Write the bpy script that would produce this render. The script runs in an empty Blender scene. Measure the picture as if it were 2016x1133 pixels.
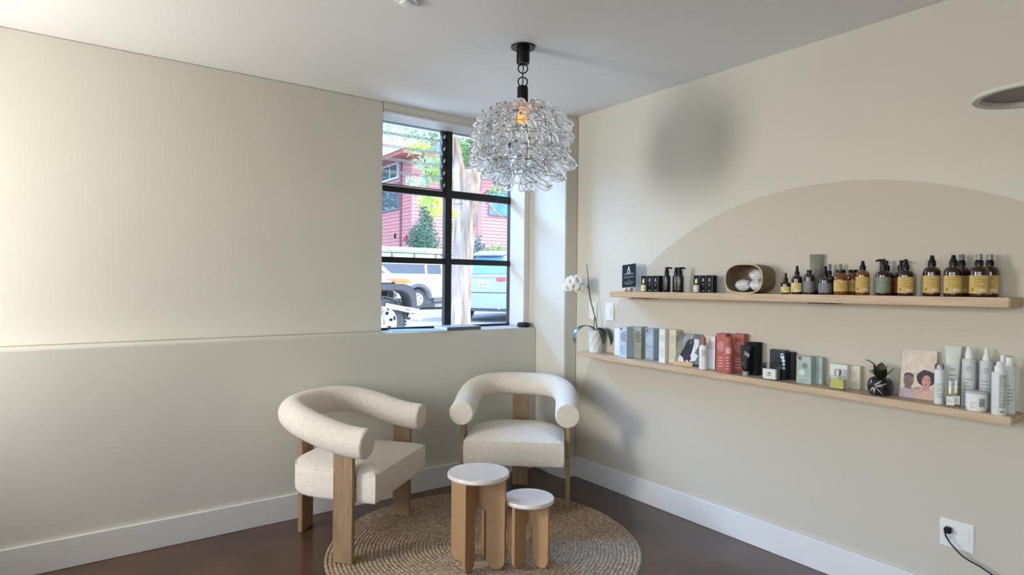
import bpy, bmesh, math, random
from math import sin, cos, pi, radians, atan2, sqrt
from mathutils import Vector, Matrix
random.seed(7)
SC = bpy.context.scene
COL = SC.collection
CAM = Vector((-3.2152, -3.9092, 1.5))

# ------------------------------------------------------------------ materials
MATS = {}
def lin(h):
    if isinstance(h, str):
        h = h.lstrip('#'); c = [int(h[i:i+2], 16)/255 for i in (0, 2, 4)]
        return tuple(x/12.92 if x <= .04045 else ((x+.055)/1.055)**2.4 for x in c)
    return h
def mat(name, col, rough=.5, metal=0., var=.06, scale=25., bump=0., bscale=None, coat=0., spec=None, stretch=None, sheen=0., trans=0., ior=1.45, emit=0., detail=4.):
    if name in MATS: return MATS[name]
    m = bpy.data.materials.new(name); m.use_nodes = True
    nt = m.node_tree; b = nt.nodes['Principled BSDF']; c = lin(col)
    b.inputs['Roughness'].default_value = rough; b.inputs['Metallic'].default_value = metal
    b.inputs['Coat Weight'].default_value = coat; b.inputs['IOR'].default_value = ior
    b.inputs['Transmission Weight'].default_value = trans
    if spec is not None: b.inputs['Specular IOR Level'].default_value = spec
    if sheen: b.inputs['Sheen Weight'].default_value = sheen; b.inputs['Sheen Roughness'].default_value = .5
    tc = nt.nodes.new('ShaderNodeTexCoord'); mp = nt.nodes.new('ShaderNodeMapping')
    if stretch: mp.inputs['Scale'].default_value = stretch
    nt.links.new(tc.outputs['Object'], mp.inputs['Vector'])
    nz = nt.nodes.new('ShaderNodeTexNoise'); nz.inputs['Scale'].default_value = scale; nz.inputs['Detail'].default_value = detail
    nt.links.new(mp.outputs[0], nz.inputs['Vector'])
    rp = nt.nodes.new('ShaderNodeValToRGB')
    rp.color_ramp.elements[0].position = .3; rp.color_ramp.elements[1].position = .7
    rp.color_ramp.elements[0].color = (*[max(0, x*(1-var)) for x in c], 1)
    rp.color_ramp.elements[1].color = (*[min(1, x*(1+var)) for x in c], 1)
    nt.links.new(nz.outputs['Fac'], rp.inputs[0]); nt.links.new(rp.outputs[0], b.inputs['Base Color'])
    if bump:
        nb = nt.nodes.new('ShaderNodeTexNoise'); nb.inputs['Scale'].default_value = bscale or scale; nb.inputs['Detail'].default_value = 5
        nt.links.new(mp.outputs[0], nb.inputs['Vector'])
        bp = nt.nodes.new('ShaderNodeBump'); bp.inputs['Strength'].default_value = bump; bp.inputs['Distance'].default_value = .01
        nt.links.new(nb.outputs['Fac'], bp.inputs['Height']); nt.links.new(bp.outputs[0], b.inputs['Normal'])
    if emit:
        b.inputs['Emission Color'].default_value = (*c, 1); b.inputs['Emission Strength'].default_value = emit
    MATS[name] = m
    return m
def pane_mat(name, tint=(1, 1, 1), gloss=.06):
    m = bpy.data.materials.new(name); m.use_nodes = True; nt = m.node_tree; nt.nodes.clear()
    o = nt.nodes.new('ShaderNodeOutputMaterial'); mx = nt.nodes.new('ShaderNodeMixShader')
    t = nt.nodes.new('ShaderNodeBsdfTransparent'); t.inputs[0].default_value = (*tint, 1)
    g = nt.nodes.new('ShaderNodeBsdfGlossy'); g.inputs['Roughness'].default_value = .02
    f = nt.nodes.new('ShaderNodeFresnel'); f.inputs[0].default_value = 1.3
    nt.links.new(f.outputs[0], mx.inputs[0]); nt.links.new(t.outputs[0], mx.inputs[1]); nt.links.new(g.outputs[0], mx.inputs[2])
    nt.links.new(mx.outputs[0], o.inputs[0]); MATS[name] = m; return m

def glass_mat(name, col=(1, 1, 1), rough=0., ior=1.45):
    m = bpy.data.materials.new(name); m.use_nodes = True; nt = m.node_tree; nt.nodes.clear()
    o = nt.nodes.new('ShaderNodeOutputMaterial'); g = nt.nodes.new('ShaderNodeBsdfGlass')
    g.inputs['Color'].default_value = (*col, 1); g.inputs['Roughness'].default_value = rough; g.inputs['IOR'].default_value = ior
    tr_ = nt.nodes.new('ShaderNodeBsdfTransparent'); mx = nt.nodes.new('ShaderNodeMixShader'); mx.inputs[0].default_value = .06
    nt.links.new(g.outputs[0], mx.inputs[1]); nt.links.new(tr_.outputs[0], mx.inputs[2]); nt.links.new(mx.outputs[0], o.inputs[0]); MATS[name] = m; return m

# ------------------------------------------------------------------ mesh builder
class MB:
    def __init__(s): s.v = []; s.f = []; s.m = []; s.cur = 0; s.X = Matrix.Identity(4)
    def add(s, vs, fs):
        n = len(s.v); s.v += [tuple(s.X @ Vector(p)) for p in vs]
        for f in fs: s.f.append([i+n for i in f]); s.m.append(s.cur)
        return s
    def box(s, x0, x1, y0, y1, z0, z1):
        vs = [(x0,y0,z0),(x1,y0,z0),(x1,y1,z0),(x0,y1,z0),(x0,y0,z1),(x1,y0,z1),(x1,y1,z1),(x0,y1,z1)]
        return s.add(vs, [(0,3,2,1),(4,5,6,7),(0,1,5,4),(1,2,6,5),(2,3,7,6),(3,0,4,7)])
    def hexa(s, vs):
        return s.add(vs, [(0,3,2,1),(4,5,6,7),(0,1,5,4),(1,2,6,5),(2,3,7,6),(3,0,4,7)])
    def prism(s, pts, z0, z1):
        n = len(pts); vs = [(*p, z0) for p in pts]+[(*p, z1) for p in pts]
        return s.add(vs, [tuple(range(n-1, -1, -1)), tuple(range(n, 2*n))]+[(i, (i+1) % n, n+(i+1) % n, n+i) for i in range(n)])
    def lathe(s, prof, n=28, c=(0, 0, 0), caps=True):
        vs = []; fs = []
        for r, z in prof:
            for k in range(n):
                a = 2*pi*k/n; vs.append((c[0]+r*cos(a), c[1]+r*sin(a), c[2]+z))
        for i in range(len(prof)-1):
            for k in range(n): fs.append((i*n+k, i*n+(k+1) % n, (i+1)*n+(k+1) % n, (i+1)*n+k))
        if caps:
            if prof[0][0] > 1e-5: fs.append(tuple(range(n-1, -1, -1)))
            if prof[-1][0] > 1e-5: fs.append(tuple((len(prof)-1)*n+k for k in range(n)))
        return s.add(vs, fs)
    def rings(s, rings, close=True, caps=True):
        n = len(rings[0]); vs = [p for r in rings for p in r]; fs = []
        for i in range(len(rings)-1):
            for k in range(n if close else n-1): fs.append((i*n+k, i*n+(k+1) % n, (i+1)*n+(k+1) % n, (i+1)*n+k))
        if caps and close:
            fs.append(tuple(range(n-1, -1, -1))); fs.append(tuple((len(rings)-1)*n+k for k in range(n)))
        return s.add(vs, fs)
    def tube(s, pts, r, n=8, closed=False, up=(0, 0, 1)):
        P = [Vector(p) for p in pts]; m = len(P); rr = r if isinstance(r, (list, tuple)) else [r]*m
        rings = []; u = Vector(up)
        for i in range(m):
            t = (P[(i+1) % m]-P[i-1]) if closed else (P[min(i+1, m-1)]-P[max(i-1, 0)])
            t.normalize(); w = u-t*u.dot(t)
            if w.length < 1e-4: w = t.orthogonal()
            w.normalize(); u = w; b = t.cross(w)
            rings.append([tuple(P[i]+(w*cos(2*pi*k/n)+b*sin(2*pi*k/n))*rr[i]) for k in range(n)])
        if closed:
            vs = [p for q in rings for p in q]; fs = []
            # align last ring with the first
            best = min(range(n), key=lambda o: sum((Vector(rings[-1][k])-Vector(rings[0][(k+o) % n])).length for k in range(n)))
            for i in range(m):
                o = best if i == m-1 else 0; j = (i+1) % m
                for k in range(n): fs.append((i*n+k, i*n+(k+1) % n, j*n+(k+1+o) % n, j*n+(k+o) % n))
            return s.add(vs, fs)
        return s.rings(rings)
    def sphere(s, c, rx, ry=None, rz=None, n=16, m=10):
        ry = ry or rx; rz = rz or rx; rings = []
        for i in range(m+1):
            a = -pi/2+pi*i/m; q = max(cos(a), 1e-3)
            rings.append([(c[0]+rx*q*cos(2*pi*k/n), c[1]+ry*q*sin(2*pi*k/n), c[2]+rz*sin(a)) for k in range(n)])
        return s.rings(rings)
    def quad(s, a, b, c, d): return s.add([a, b, c, d], [(0, 1, 2, 3)])
    def arcband(s, r, z0, z1, a0, a1, n=14, c=(0, 0, 0), t=.0004):
        vs = []
        for k in range(n+1):
            a = a0+(a1-a0)*k/n
            for rr, z in ((r, z0), (r, z1), (r+t, z1), (r+t, z0)): vs.append((c[0]+rr*cos(a), c[1]+rr*sin(a), c[2]+z))
        fs = []
        for k in range(n):
            for j in range(4): fs.append((k*4+j, k*4+(j+1) % 4, k*4+4+(j+1) % 4, k*4+4+j))
        fs += [(3, 2, 1, 0), (n*4, n*4+1, n*4+2, n*4+3)]
        return s.add(vs, fs)
    def build(s, name, mats, parent=None, smooth=35, bevel=0., seg=2, merge=False):
        me = bpy.data.meshes.new(name); me.from_pydata(s.v, [], s.f)
        mats = mats if isinstance(mats, (list, tuple)) else [mats]
        for q in mats: me.materials.append(q)
        if len(mats) > 1: me.polygons.foreach_set('material_index', s.m)
        bm = bmesh.new(); bm.from_mesh(me)
        if merge: bmesh.ops.remove_doubles(bm, verts=bm.verts, dist=1e-5)
        bmesh.ops.recalc_face_normals(bm, faces=bm.faces)
        if bevel:
            es = [e for e in bm.edges if len(e.link_faces) == 2 and e.calc_face_angle(0) > radians(28)]
            bmesh.ops.bevel(bm, geom=es, offset=bevel, segments=seg, affect='EDGES', clamp_overlap=True)
        bm.to_mesh(me); bm.free()
        if smooth:
            me.polygons.foreach_set('use_smooth', [True]*len(me.polygons)); me.set_sharp_from_angle(angle=radians(smooth))
        o = bpy.data.objects.new(name, me); COL.objects.link(o)
        if parent: o.parent = parent
        return o
def tag(o, label=None, cat=None, group=None, kind=None):
    if label: o['label'] = label
    if cat: o['category'] = cat
    if group: o['group'] = group
    if kind: o['kind'] = kind
    return o
def thing(name, label, cat, loc=(0, 0, 0), rz=0., group=None):
    o = bpy.data.objects.new(name, None); COL.objects.link(o); o.empty_display_size = .05
    o.location = loc; o.rotation_euler = (0, 0, rz)
    return tag(o, label, cat, group)
def struct(mb, name, m, label=None, **k):
    o = mb.build(name, m, **k); o['kind'] = 'structure'
    if label: o['label'] = label
    return o
def dup(root, loc, rz, label, group=None):
    r = root.copy(); COL.objects.link(r); r.location = loc; r.rotation_euler = (0, 0, rz); r['label'] = label
    if group: r['group'] = group
    for ch in list(root.children):
        c = ch.copy(); COL.objects.link(c); c.parent = r
        for g in ch.children:
            d = g.copy(); COL.objects.link(d); d.parent = c
    return r

# ------------------------------------------------------------------ palette
WALL = (.655, .632, .562); H = 2.8
M_CEIL = mat('ceiling_paint', (.82, .815, .80), .8, var=.02, scale=1.5, bump=.04, bscale=9)
M_WALL = mat('wall_paint', WALL, .75, var=.025, scale=1.2, bump=.05, bscale=60)
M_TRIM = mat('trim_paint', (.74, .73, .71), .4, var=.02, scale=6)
M_FLOOR = mat('stained_concrete', (.078, .038, .022), .28, var=.4, scale=2.2, bump=.03, bscale=5, coat=.25)
M_BLACK = mat('black_metal', (.006, .006, .007), .4, var=.1, spec=.25)
M_BLKP = mat('black_plastic', (.006, .006, .007), .35, var=.1, spec=.3)
M_WOOD = mat('grey_oak', '#94795a', .55, var=.22, scale=14, stretch=(6, 6, .6), bump=.15)
M_SHELF = mat('pale_oak', '#c2a88b', .5, var=.12, scale=12, stretch=(5, .5, 5), bump=.06)
M_MDF = mat('plywood_board', '#ab8660', .6, var=.07, scale=18)
M_BOUCLE = mat('cream_boucle', '#e9dece', .95, var=.07, scale=60, bump=.8, bscale=170, sheen=.4)
M_GLASS = glass_mat('clear_glass', ior=1.33)
M_JARG = None
M_PANE = pane_mat('window_glass')
M_JARG = pane_mat('clear_jar_glass', (.95, .96, .95))
M_CHROME = mat('chrome', (.75, .75, .75), .18, metal=1, var=.03)
M_GOLD = mat('gold_metal', '#d6c79a', .35, metal=.4, var=.05)
M_WHITE = mat('white_plastic', (.78, .78, .76), .4, var=.03)
M_WPAPER = mat('white_card', (.75, .75, .73), .6, var=.03)
M_INK = mat('dark_print', (.05, .05, .055), .6, var=.2)
M_GREYINK = mat('grey_print', (.32, .33, .33), .6, var=.2)
M_WINK = mat('white_print', (.7, .7, .68), .6, var=.1)

# right wall paint: warm white with a big round tan area painted on it
m = mat('wall_paint_round_tan', WALL, .75, var=.025, scale=1.2, bump=.05, bscale=60); nt = m.node_tree
def mk(op, a, b=None):
    n = nt.nodes.new('ShaderNodeMath'); n.operation = op
    for i, q in enumerate((a, b)):
        if q is None: continue
        if isinstance(q, (int, float)): n.inputs[i].default_value = q
        else: nt.links.new(q, n.inputs[i])
    return n.outputs[0]
tc = nt.nodes.new('ShaderNodeTexCoord'); sp = nt.nodes.new('ShaderNodeSeparateXYZ'); nt.links.new(tc.outputs['Object'], sp.inputs[0])
dy = mk('ADD', sp.outputs['Y'], 2.28); dz = mk('SUBTRACT', sp.outputs['Z'], .091)
d = mk('SQRT', mk('ADD', mk('MULTIPLY', dy, dy), mk('MULTIPLY', dz, dz)))
fac = mk('LESS_THAN', d, 1.951)
mx = nt.nodes.new('ShaderNodeMix'); mx.data_type = 'RGBA'; bs = nt.nodes['Principled BSDF']
src = bs.inputs['Base Color'].links[0].from_socket
nt.links.new(fac, mx.inputs[0]); nt.links.new(src, mx.inputs[6]); mx.inputs[7].default_value = (.57, .52, .44, 1)
nt.links.new(mx.outputs[2], bs.inputs['Base Color']); M_WALLR = m

# ------------------------------------------------------------------ room shell
XS = -4.8; YB = -8.0
struct(MB().box(XS-.2, .2, YB-.2, 0, -.15, 0), 'floor', M_FLOOR, 'glossy dark brown stained concrete floor', smooth=0)
struct(MB().box(XS-.2, .2, YB-.2, .45, H, H+.15), 'ceiling', M_CEIL, 'smooth white painted ceiling', smooth=0)
b = MB(); b.box(XS-.2, -.122, 0, .45, 0, 1.14); b.box(-.122, .05, .346, .45, 0, 1.14); b.box(XS-.2, -1.383, .2, .45, 1.14, H); b.box(-.16, -.122, .2, .346, 1.14, H); b.box(-.122, .2, .2, .346, 0, H); b.box(.05, .2, .346, .45, 0, H)
b.X = Matrix(((0,0,1,0),(1,0,0,0),(0,1,0,0),(0,0,0,1)))   # header above the window, soffit sloping up to the room
b.prism([(.2, 2.742), (.315, 2.70), (.45, 2.70), (.45, H), (.2, H)], -1.383, -.16)
struct(b, 'wall_left', M_WALL, 'off-white window wall with a thick lower half that forms a ledge', bevel=.006)
struct(MB().box(0, .2, YB, .2, 0, H), 'wall_right', M_WALLR, 'off-white wall with a large round tan painted shape', smooth=0)
struct(MB().box(-.122, 0, -.355, .2, 0, H), 'wall_corner', M_WALL, 'slim square column in the corner beside the window', bevel=.006)
struct(MB().box(XS-.2, .2, YB-.2, YB, 0, H), 'wall_back', M_WALL, smooth=0)
b = MB(); b.box(XS-.2, XS, YB, -7.2, 0, H); b.box(XS-.2, XS, -1.9, -1.35, 0, H); b.box(XS-.2, XS, -.2, 0.0, 0, H)
b.box(XS-.2, XS, -7.2, -1.9, 2.55, H); b.box(XS-.2, XS, -7.2, -1.9, 0, .3); b.box(XS-.2, XS, -1.35, -.2, 2.5, H); b.box(XS-.2, XS, -1.35, -.2, 0, .9)
struct(b, 'wall_side', M_WALL, smooth=0)
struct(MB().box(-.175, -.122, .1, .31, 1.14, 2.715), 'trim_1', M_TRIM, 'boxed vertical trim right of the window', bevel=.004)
struct(MB().box(XS, -.122, -.018, 0, 0, .157), 'baseboard_left', M_TRIM, 'white baseboard under the window wall', bevel=.003)
struct(MB().box(-.018, 0, YB, -.373, 0, .157), 'baseboard_right', M_TRIM, 'white baseboard under the shelf wall', bevel=.003)
b = MB(); b.prism([(-.14, 0), (-.14, -.373), (0, -.373), (0, -.355), (-.122, -.355), (-.122, 0)], 0, .150)
struct(b, 'baseboard_corner', M_TRIM, 'white baseboard wrapped round the corner column', bevel=.003)

b = MB(); b.X = Matrix(((0,0,1,0),(1,0,0,0),(0,1,0,0),(0,0,0,1))); b.prism([(.203, 2.724), (.299, 2.689), (.299, 2.703), (.203, 2.738)], -1.381, -.177)  # added board, its white paint stands in for daylight bounced onto the soffit
struct(b, 'bright_soffit_board', M_TRIM, 'added white board that brightens the soffit under the window head', bevel=.002)
# window_1 : black steel grid, louvres in the upper left light
M_STEEL = mat('black_steel_frame', (.006, .007, .01), .4, var=.1)
X0, X1, Y0, Y1, Z0, Z1 = -1.383, -.16, .30, .345, 1.14, 2.70
b = MB(); b.box(X0, X0+.02, Y0, Y1, Z0, Z1); b.box(X1-.016, X1, Y0, Y1, Z0, Z1); b.box(X0, X1, Y0, Y1, Z0, Z0+.016); b.box(X0, X1, Y0, Y1, Z1-.012, Z1)
w1 = struct(b, 'window_1', M_STEEL, 'black steel framed window with six lights', smooth=0)
XM = (X0+X1)/2-.008
bars = [(2.17, 2.228), (1.642, 1.687)]
MB().box(XM-.029, XM+.029, Y0-.008, Y1, Z0, Z1).build('mullion', M_STEEL, w1, bevel=.004)
for z0, z1 in bars: MB().box(X0, X1, Y0-.004, Y1, z0, z1).build('glazing_bar', M_STEEL, w1, bevel=.004)
zs = [Z0+.016, 1.642, 1.687, 2.17, 2.228, Z1-.012]
for i in range(3):
    for xa, xb in ((X0+.02, XM-.029), (XM+.029, X1-.016)):
        if i == 2 and xa < XM-.1: continue
        MB().box(xa, xb, .322, .326, zs[2*i], zs[2*i+1]).build('glass_pane', M_PANE, w1, smooth=0)
M_EDGE = mat('glass_edge', (.85, .93, .93), .5, var=.05)
xa, xb = X0+.02, XM-.062
for k in range(5):
    zc = 2.275+.095*k
    b = MB(); a = radians(68); h = .0625; t = .0025
    dy, dz = h*cos(a), h*sin(a); ny, nz = -sin(a)*t, cos(a)*t
    b.X = Matrix.Translation((0, .318, zc))
    b.hexa([(xa, -dy-ny, -dz-nz), (xb, -dy-ny, -dz-nz), (xb, -dy+ny, -dz+nz), (xa, -dy+ny, -dz+nz), (xa, dy-ny, dz-nz), (xb, dy-ny, dz-nz), (xb, dy+ny, dz+nz), (xa, dy+ny, dz+nz)])
    sl = b.build('louvre_slat', M_PANE, w1, smooth=0)
    e = MB(); e.X = Matrix.Translation((0, .318, zc)); e.box(xa, xb, -dy-.004, -dy+.004, -dz-.004, -dz+.002); e.box(xa, xb, dy-.004, dy+.004, dz-.002, dz+.004)
    e.build('slat_edge', M_EDGE, sl, smooth=0)
MB().box(XM-.062, XM-.03, .30, .335, 2.228, 2.69).build('louvre_track', mat('dark_track', (.02, .03, .03), .5), w1, smooth=0)
for k in range(5):
    b = MB(); b.X = Matrix.Translation((XM-.046, .298, 2.262+.095*k)) @ Matrix.Rotation(.4, 4, 'Y'); b.box(-.008, .008, -.006, .004, -.016, .016)
    b.build('louvre_clip', M_CHROME, w1, bevel=.002)
# unseen side windows: near one read off shadows, long one added for fill light
for i, (ya, yb, za, zb) in enumerate(((-1.35, -.2, .9, 2.5), (-7.2, -1.9, .3, 2.55))):
    b = MB(); b.box(XS-.14, XS-.09, ya, yb, za, za+.05); b.box(XS-.14, XS-.09, ya, yb, zb-.05, zb)
    n = 1 if i == 0 else 4
    for k in range(n+1):
        yy = ya+(yb-ya)*k/n; b.box(XS-.14, XS-.09, max(ya, yy-.025), min(yb, yy+.025), za, zb)
    w = struct(b, 'window_%d' % (i+2), M_STEEL, smooth=0)
    MB().box(XS-.117, XS-.113, ya, yb, za, zb).build('glass_pane', M_PANE, w, smooth=0)

# ------------------------------------------------------------------ armchairs
def superell(cx, r, depth, n, p=2.5):
    out = []
    for k in range(n+1):
        a = -pi/2-pi*k/n          # from y=-r round the back to y=+r
        c, s_ = cos(a), sin(a)
        out.append((cx+depth*math.copysign(abs(c)**(2/p), c), r*math.copysign(abs(s_)**(2/p), s_)))
    return out
def make_chair(label):
    t = thing('armchair', label, 'chair', group='cream barrel armchairs')
    # arm roll
    R = .345; path = [(.115-.04*k, -R) for k in range(6)]+superell(-.10, R, .365, 26, 2.35)+[(-.085+.04*k, R) for k in range(6)]
    def zz(x):
        u = min(1, max(0, (.115-x)/.56)); u = u*u*(3-2*u); return .638+.106*u
    P = [Vector((x, y, zz(x))) for x, y in path]
    q = [P[0]]
    for a in P[1:]:
        if (a-q[-1]).length > .018: q.append(a)
    P = q; r = .081
    d0 = (P[0]-P[1]).normalized(); d1 = (P[-1]-P[-2]).normalized()
    pre = [P[0]+d0*e for e in (.022, .021, .016, .008)]; rp = [r*.80, r*.90, r*.965, r*.995]
    post = [P[-1]+d1*e for e in (.008, .016, .021, .022)]
    pts = pre+P+post; rad = rp+[r]*len(P)+rp[::-1]
    MB().tube(pts, rad, 28).build('arm_roll', M_BOUCLE, t, smooth=60)
    for pp, dd in ((P[0], d0), (P[-1], d1)):
        w = dd.orthogonal().normalized(); bb = dd.cross(w)
        MB().tube([pp+dd*.019+(w*cos(a)+bb*sin(a))*r*.86 for a in [2*pi*k/28 for k in range(28)]], .0035, 6, closed=True).build('end_piping', M_BOUCLE, t)
    # seat: D plan, crowned
        back = superell(-.13, .325, .305, 22, 2.7)[::-1]
    pl = [(.170, -.325+.650*k/12) for k in range(13)]+[(.170-.300*k/8, .325) for k in range(1, 8)]+back+[(-.13+.300*k/8, -.325) for k in range(1, 8)]
    cx = -.13
    def ring(s_, z, crown=0):
        o = []
        for x, y in pl:
            X = cx+(x-cx)*s_; Yy = y*s_
            o.append((X, Yy, z))
        return o
    rings = [ring(.93, .310), ring(.975, .314), ring(.995, .328), ring(1, .355), ring(1, .43), ring(.997, .452), ring(.985, .464), ring(.96, .471), ring(.9, .481), ring(.78, .494), ring(.6, .505), ring(.35, .512), ring(.1, .514)]
    MB().rings(rings).build('seat', M_BOUCLE, t, smooth=50)
    MB().tube([(x, y, .4655) for x, y in [(cx+(a-cx)*.985, bb*.985) for a, bb in pl]], .004, 6, closed=True).build('seat_piping', M_BOUCLE, t)
    # three plank legs
    for s_ in (-1, 1):
        MB().box(-.058, .058, s_*.350-.014, s_*.350+.014, 0, .598).build('leg', M_WOOD, t, bevel=.003)
    MB().box(-.482, -.452, -.058, .058, -.0095, .70).build('leg', M_WOOD, t, bevel=.003)
    return t
chair = make_chair('cream boucle barrel armchair on the left, turned side-on, nearer the camera')
chair.location = (-1.755, -.57, .0098); chair.rotation_euler = (0, 0, radians(-51.5))
dup(chair, (-.79, -.635, .0098), atan2(-.754, -.656), 'cream boucle barrel armchair in the corner by the column, facing the camera')

# ------------------------------------------------------------------ rug
M_JUTE = mat('braided_jute', '#a48f78', .95, var=.5, scale=75, bump=.5, bscale=140, detail=2)
RC = (-1.273, -1.008); RR = .882; NT = 40; NA = 400
vs = []; fs = []; rows = NT*4
for i in range(rows+1):
    for k in range(NA):
        a = 2*pi*k/NA; r = RR*i/rows
        if i == 0: r = .001
        u = (i % 4)/4; hz = [0., .72, 1., .72][i % 4]
        br = .82+.18*sin(a*r*2*pi/.036*.5+(i//4)*1.7) if r > .02 else 1
        rw = r*(1+.006*sin(3*a+1)+.004*sin(7*a))
        vs.append((rw*cos(a), rw*sin(a), .002+.0075*hz*br))
for i in range(rows):
    for k in range(NA): fs.append((i*NA+k, i*NA+(k+1) % NA, (i+1)*NA+(k+1) % NA, (i+1)*NA+k))
b = MB(); b.add(vs, fs); rug = b.build('jute_rug', M_JUTE, smooth=70); rug.location = (*RC, 0)
tag(rug, 'round braided jute rug under the stools', 'rug')

# ------------------------------------------------------------------ stools
M_TOP = mat('whitewashed_top', '#dad0c8', .3, var=.09, scale=9, coat=.5)
def plank(hw, h, leg, ztop, t=.018):
    """outline with two round-footed legs and an arched gap, in the x-z plane"""
    ga = hw-leg; pts = [(-hw, h), (-hw, leg/2)]
    for k in range(1, 12): a = pi+pi*k/12; pts.append((-hw+leg/2+leg/2*cos(a), leg/2+leg/2*sin(a)))
    pts.append((-ga, leg/2)); pts.append((-ga, ztop-ga))
    for k in range(1, 12): a = pi-pi*k/12; pts.append((ga*cos(a), ztop-ga+ga*sin(a)))
    pts += [(ga, ztop-ga), (ga, leg/2)]
    for k in range(1, 12): a = pi+pi*k/12; pts.append((hw-leg/2+leg/2*cos(a), leg/2+leg/2*sin(a)))
    pts += [(hw, leg/2), (hw, h)]
    b = MB(); b.X = Matrix(((1,0,0,0),(0,0,1,0),(0,1,0,0),(0,0,0,1))); b.prism(pts, -t/2, t/2); return b
def stool(name, label, loc, ang, h, r, hw, leg, zt):
    t = thing(name, label, 'stool', loc, ang)
    MB().lathe([(r-.006, h-.024), (r, h-.018), (r, h-.005), (r-.004, h)], 56).build('top', [M_TOP], t, smooth=40)
    for q in (0, pi/2):
        o = plank(hw, h-.024, leg, zt).build('leg_panel', M_MDF, t, smooth=40); o.rotation_euler = (0, 0, q)
FWa = atan2(.808, .589)
stool('side_stool', 'taller round stool table with whitish top and crossed plywood legs', (-1.458, -1.213, .010), FWa-pi/2-radians(24), .492, .164, .158, .106, .325)
stool('side_stool', 'lower round stool table tucked behind the taller one, pale top', (-1.226, -1.348, .010), FWa-pi/2-radians(38), .352, .136, .132, .098, .225)

# ------------------------------------------------------------------ chandelier
CH = (-1.195, -1.217)
t = thing('chandelier', 'clear glass chandelier hanging from a black canopy near the window', 'chandelier', (*CH, 2.0))
def zc(z): return z-2.0
MB().lathe([(.066, zc(2.792)), (.067, zc(2.796)), (.067, zc(2.80))], 40).build('ceiling_canopy', M_BLACK, t)
MB().lathe([(.034, zc(2.706)), (.036, zc(2.71)), (.036, zc(2.792))], 32).build('canopy_cup', M_BLACK, t)
def link(z, r, ax, tr=.0035):
    pts = [(r*cos(a), 0, zc(z)+r*sin(a)) if ax else (0, r*cos(a), zc(z)+r*sin(a)) for a in [2*pi*k/20 for k in range(20)]]
    return MB().tube(pts, tr, 6, closed=True)
o = link(2.680, .026, 1).build('chain_link', M_BLACK, t); o.rotation_euler = (0, 0, -.63)
o = link(2.642, .014, 0, .003).build('chain_link', M_BLACK, t); o.rotation_euler = (0, 0, -.63)
o = link(2.607, .026, 1).build('chain_link', M_BLACK, t); o.rotation_euler = (0, 0, -.5)
pts = [(.004*sin(k*.9), .004*cos(k*.7), zc(2.708-.13*k/12)) for k in range(13)]
MB().tube(pts, .003, 6).build('lamp_cord', M_BLACK, t)
MB().lathe([(.028, zc(2.488)), (.030, zc(2.492)), (.030, zc(2.574)), (.026, zc(2.582)), (.008, zc(2.584))], 32).build('socket', M_BLACK, t)
M_BULB = mat('warm_bulb', '#ff9d50', .3, emit=1.3, var=0)
MB().lathe([(.012, zc(2.488)), (.02, zc(2.46)), (.031, zc(2.425)), (.030, zc(2.40)), (.018, zc(2.382)), (.002, zc(2.376))], 20).build('bulb', M_BULB, t)
tiers = [(2.462, .085, 8), (2.440, .145, 12), (2.402, .195, 15), (2.345, .218, 17), (2.285, .222, 17), (2.222, .210, 15), (2.158, .150, 11), (2.112, .075, 5)]
M_WIRE = mat('dark_wire', (.03, .028, .026), .4)
b = MB()
for z, r, n in tiers: b.tube([((r-.012)*cos(a), (r-.012)*sin(a), zc(z)) for a in [2*pi*k/40 for k in range(40)]], .0017, 5, closed=True)
for k in range(8):
    a = 2*pi*k/8; b.tube([(.02*cos(a), .02*sin(a), zc(2.486))]+[((r-.012)*cos(a), (r-.012)*sin(a), zc(z)) for z, r, n in tiers], .0017, 5)
b.build('wire_frame', M_WIRE, t)
def loop(w0, w1, h, tw, bend, r, ns=22, nr=7):
    """closed teardrop of glass rod hanging down from (0,0,0); x is outward"""
    pts = []
    for k in range(ns):
        a = 2*pi*k/ns; s_ = (1-cos(a))/2           # 0 at the top, 1 at the bottom
        w = w0+(w1-w0)*s_; y = w*sin(a); z = -h*s_
        x = bend*s_*s_+.006*sin(2*a)
        pts.append((x*cos(tw)-y*sin(tw), x*sin(tw)+y*cos(tw), z))
    return MB().tube(pts, r, nr, closed=True)
def hook(petal, seed):
    random.seed(seed); b = MB()
    if not petal:
        l = loop(.026, .036, .088, random.uniform(-.5, .5), .035, .0075); b.add(l.v, l.f)
        l = loop(.020, .028, .06, random.uniform(.9, 1.6), .02, .0066); b.add(l.v, l.f)
    else:
        for q in range(3):
            l = loop(.016, .042, .11, -.8+.8*q, .05, .0072); b.add(l.v, l.f)
        l = loop(.014, .02, .05, 0, .0, .006); b.add(l.v, l.f)
    return b
protos = [hook(False, s_).build('glass_hook', M_GLASS, t, smooth=80) for s_ in range(4)]+[hook(True, s_).build('glass_hook', M_GLASS, t, smooth=80) for s_ in (7, 8)]
random.seed(11); used = set()
for i, (z, r, n) in enumerate(tiers):
    for k in range(n):
        a = 2*pi*(k+.5*(i % 2))/n+random.uniform(-.06, .06)
        pi_ = random.choice((4, 5)) if i >= 5 else random.choice((0, 1, 2, 3))
        o = protos[pi_]
        if pi_ in used: o = o.copy(); COL.objects.link(o); o.parent = t
        used.add(pi_)
        o.location = (r*cos(a), r*sin(a), zc(z)+.012)
        tilt = -(1.0-.22*i) if i < 4 else (-.15 if i < 6 else .05)
        if i >= 5: tilt = -.35
        o.rotation_euler = (random.uniform(-.15, .15), tilt*(.9+.2*random.random()), a)
        s_ = random.uniform(.92, 1.1); o.scale = (s_, s_, s_)

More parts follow.
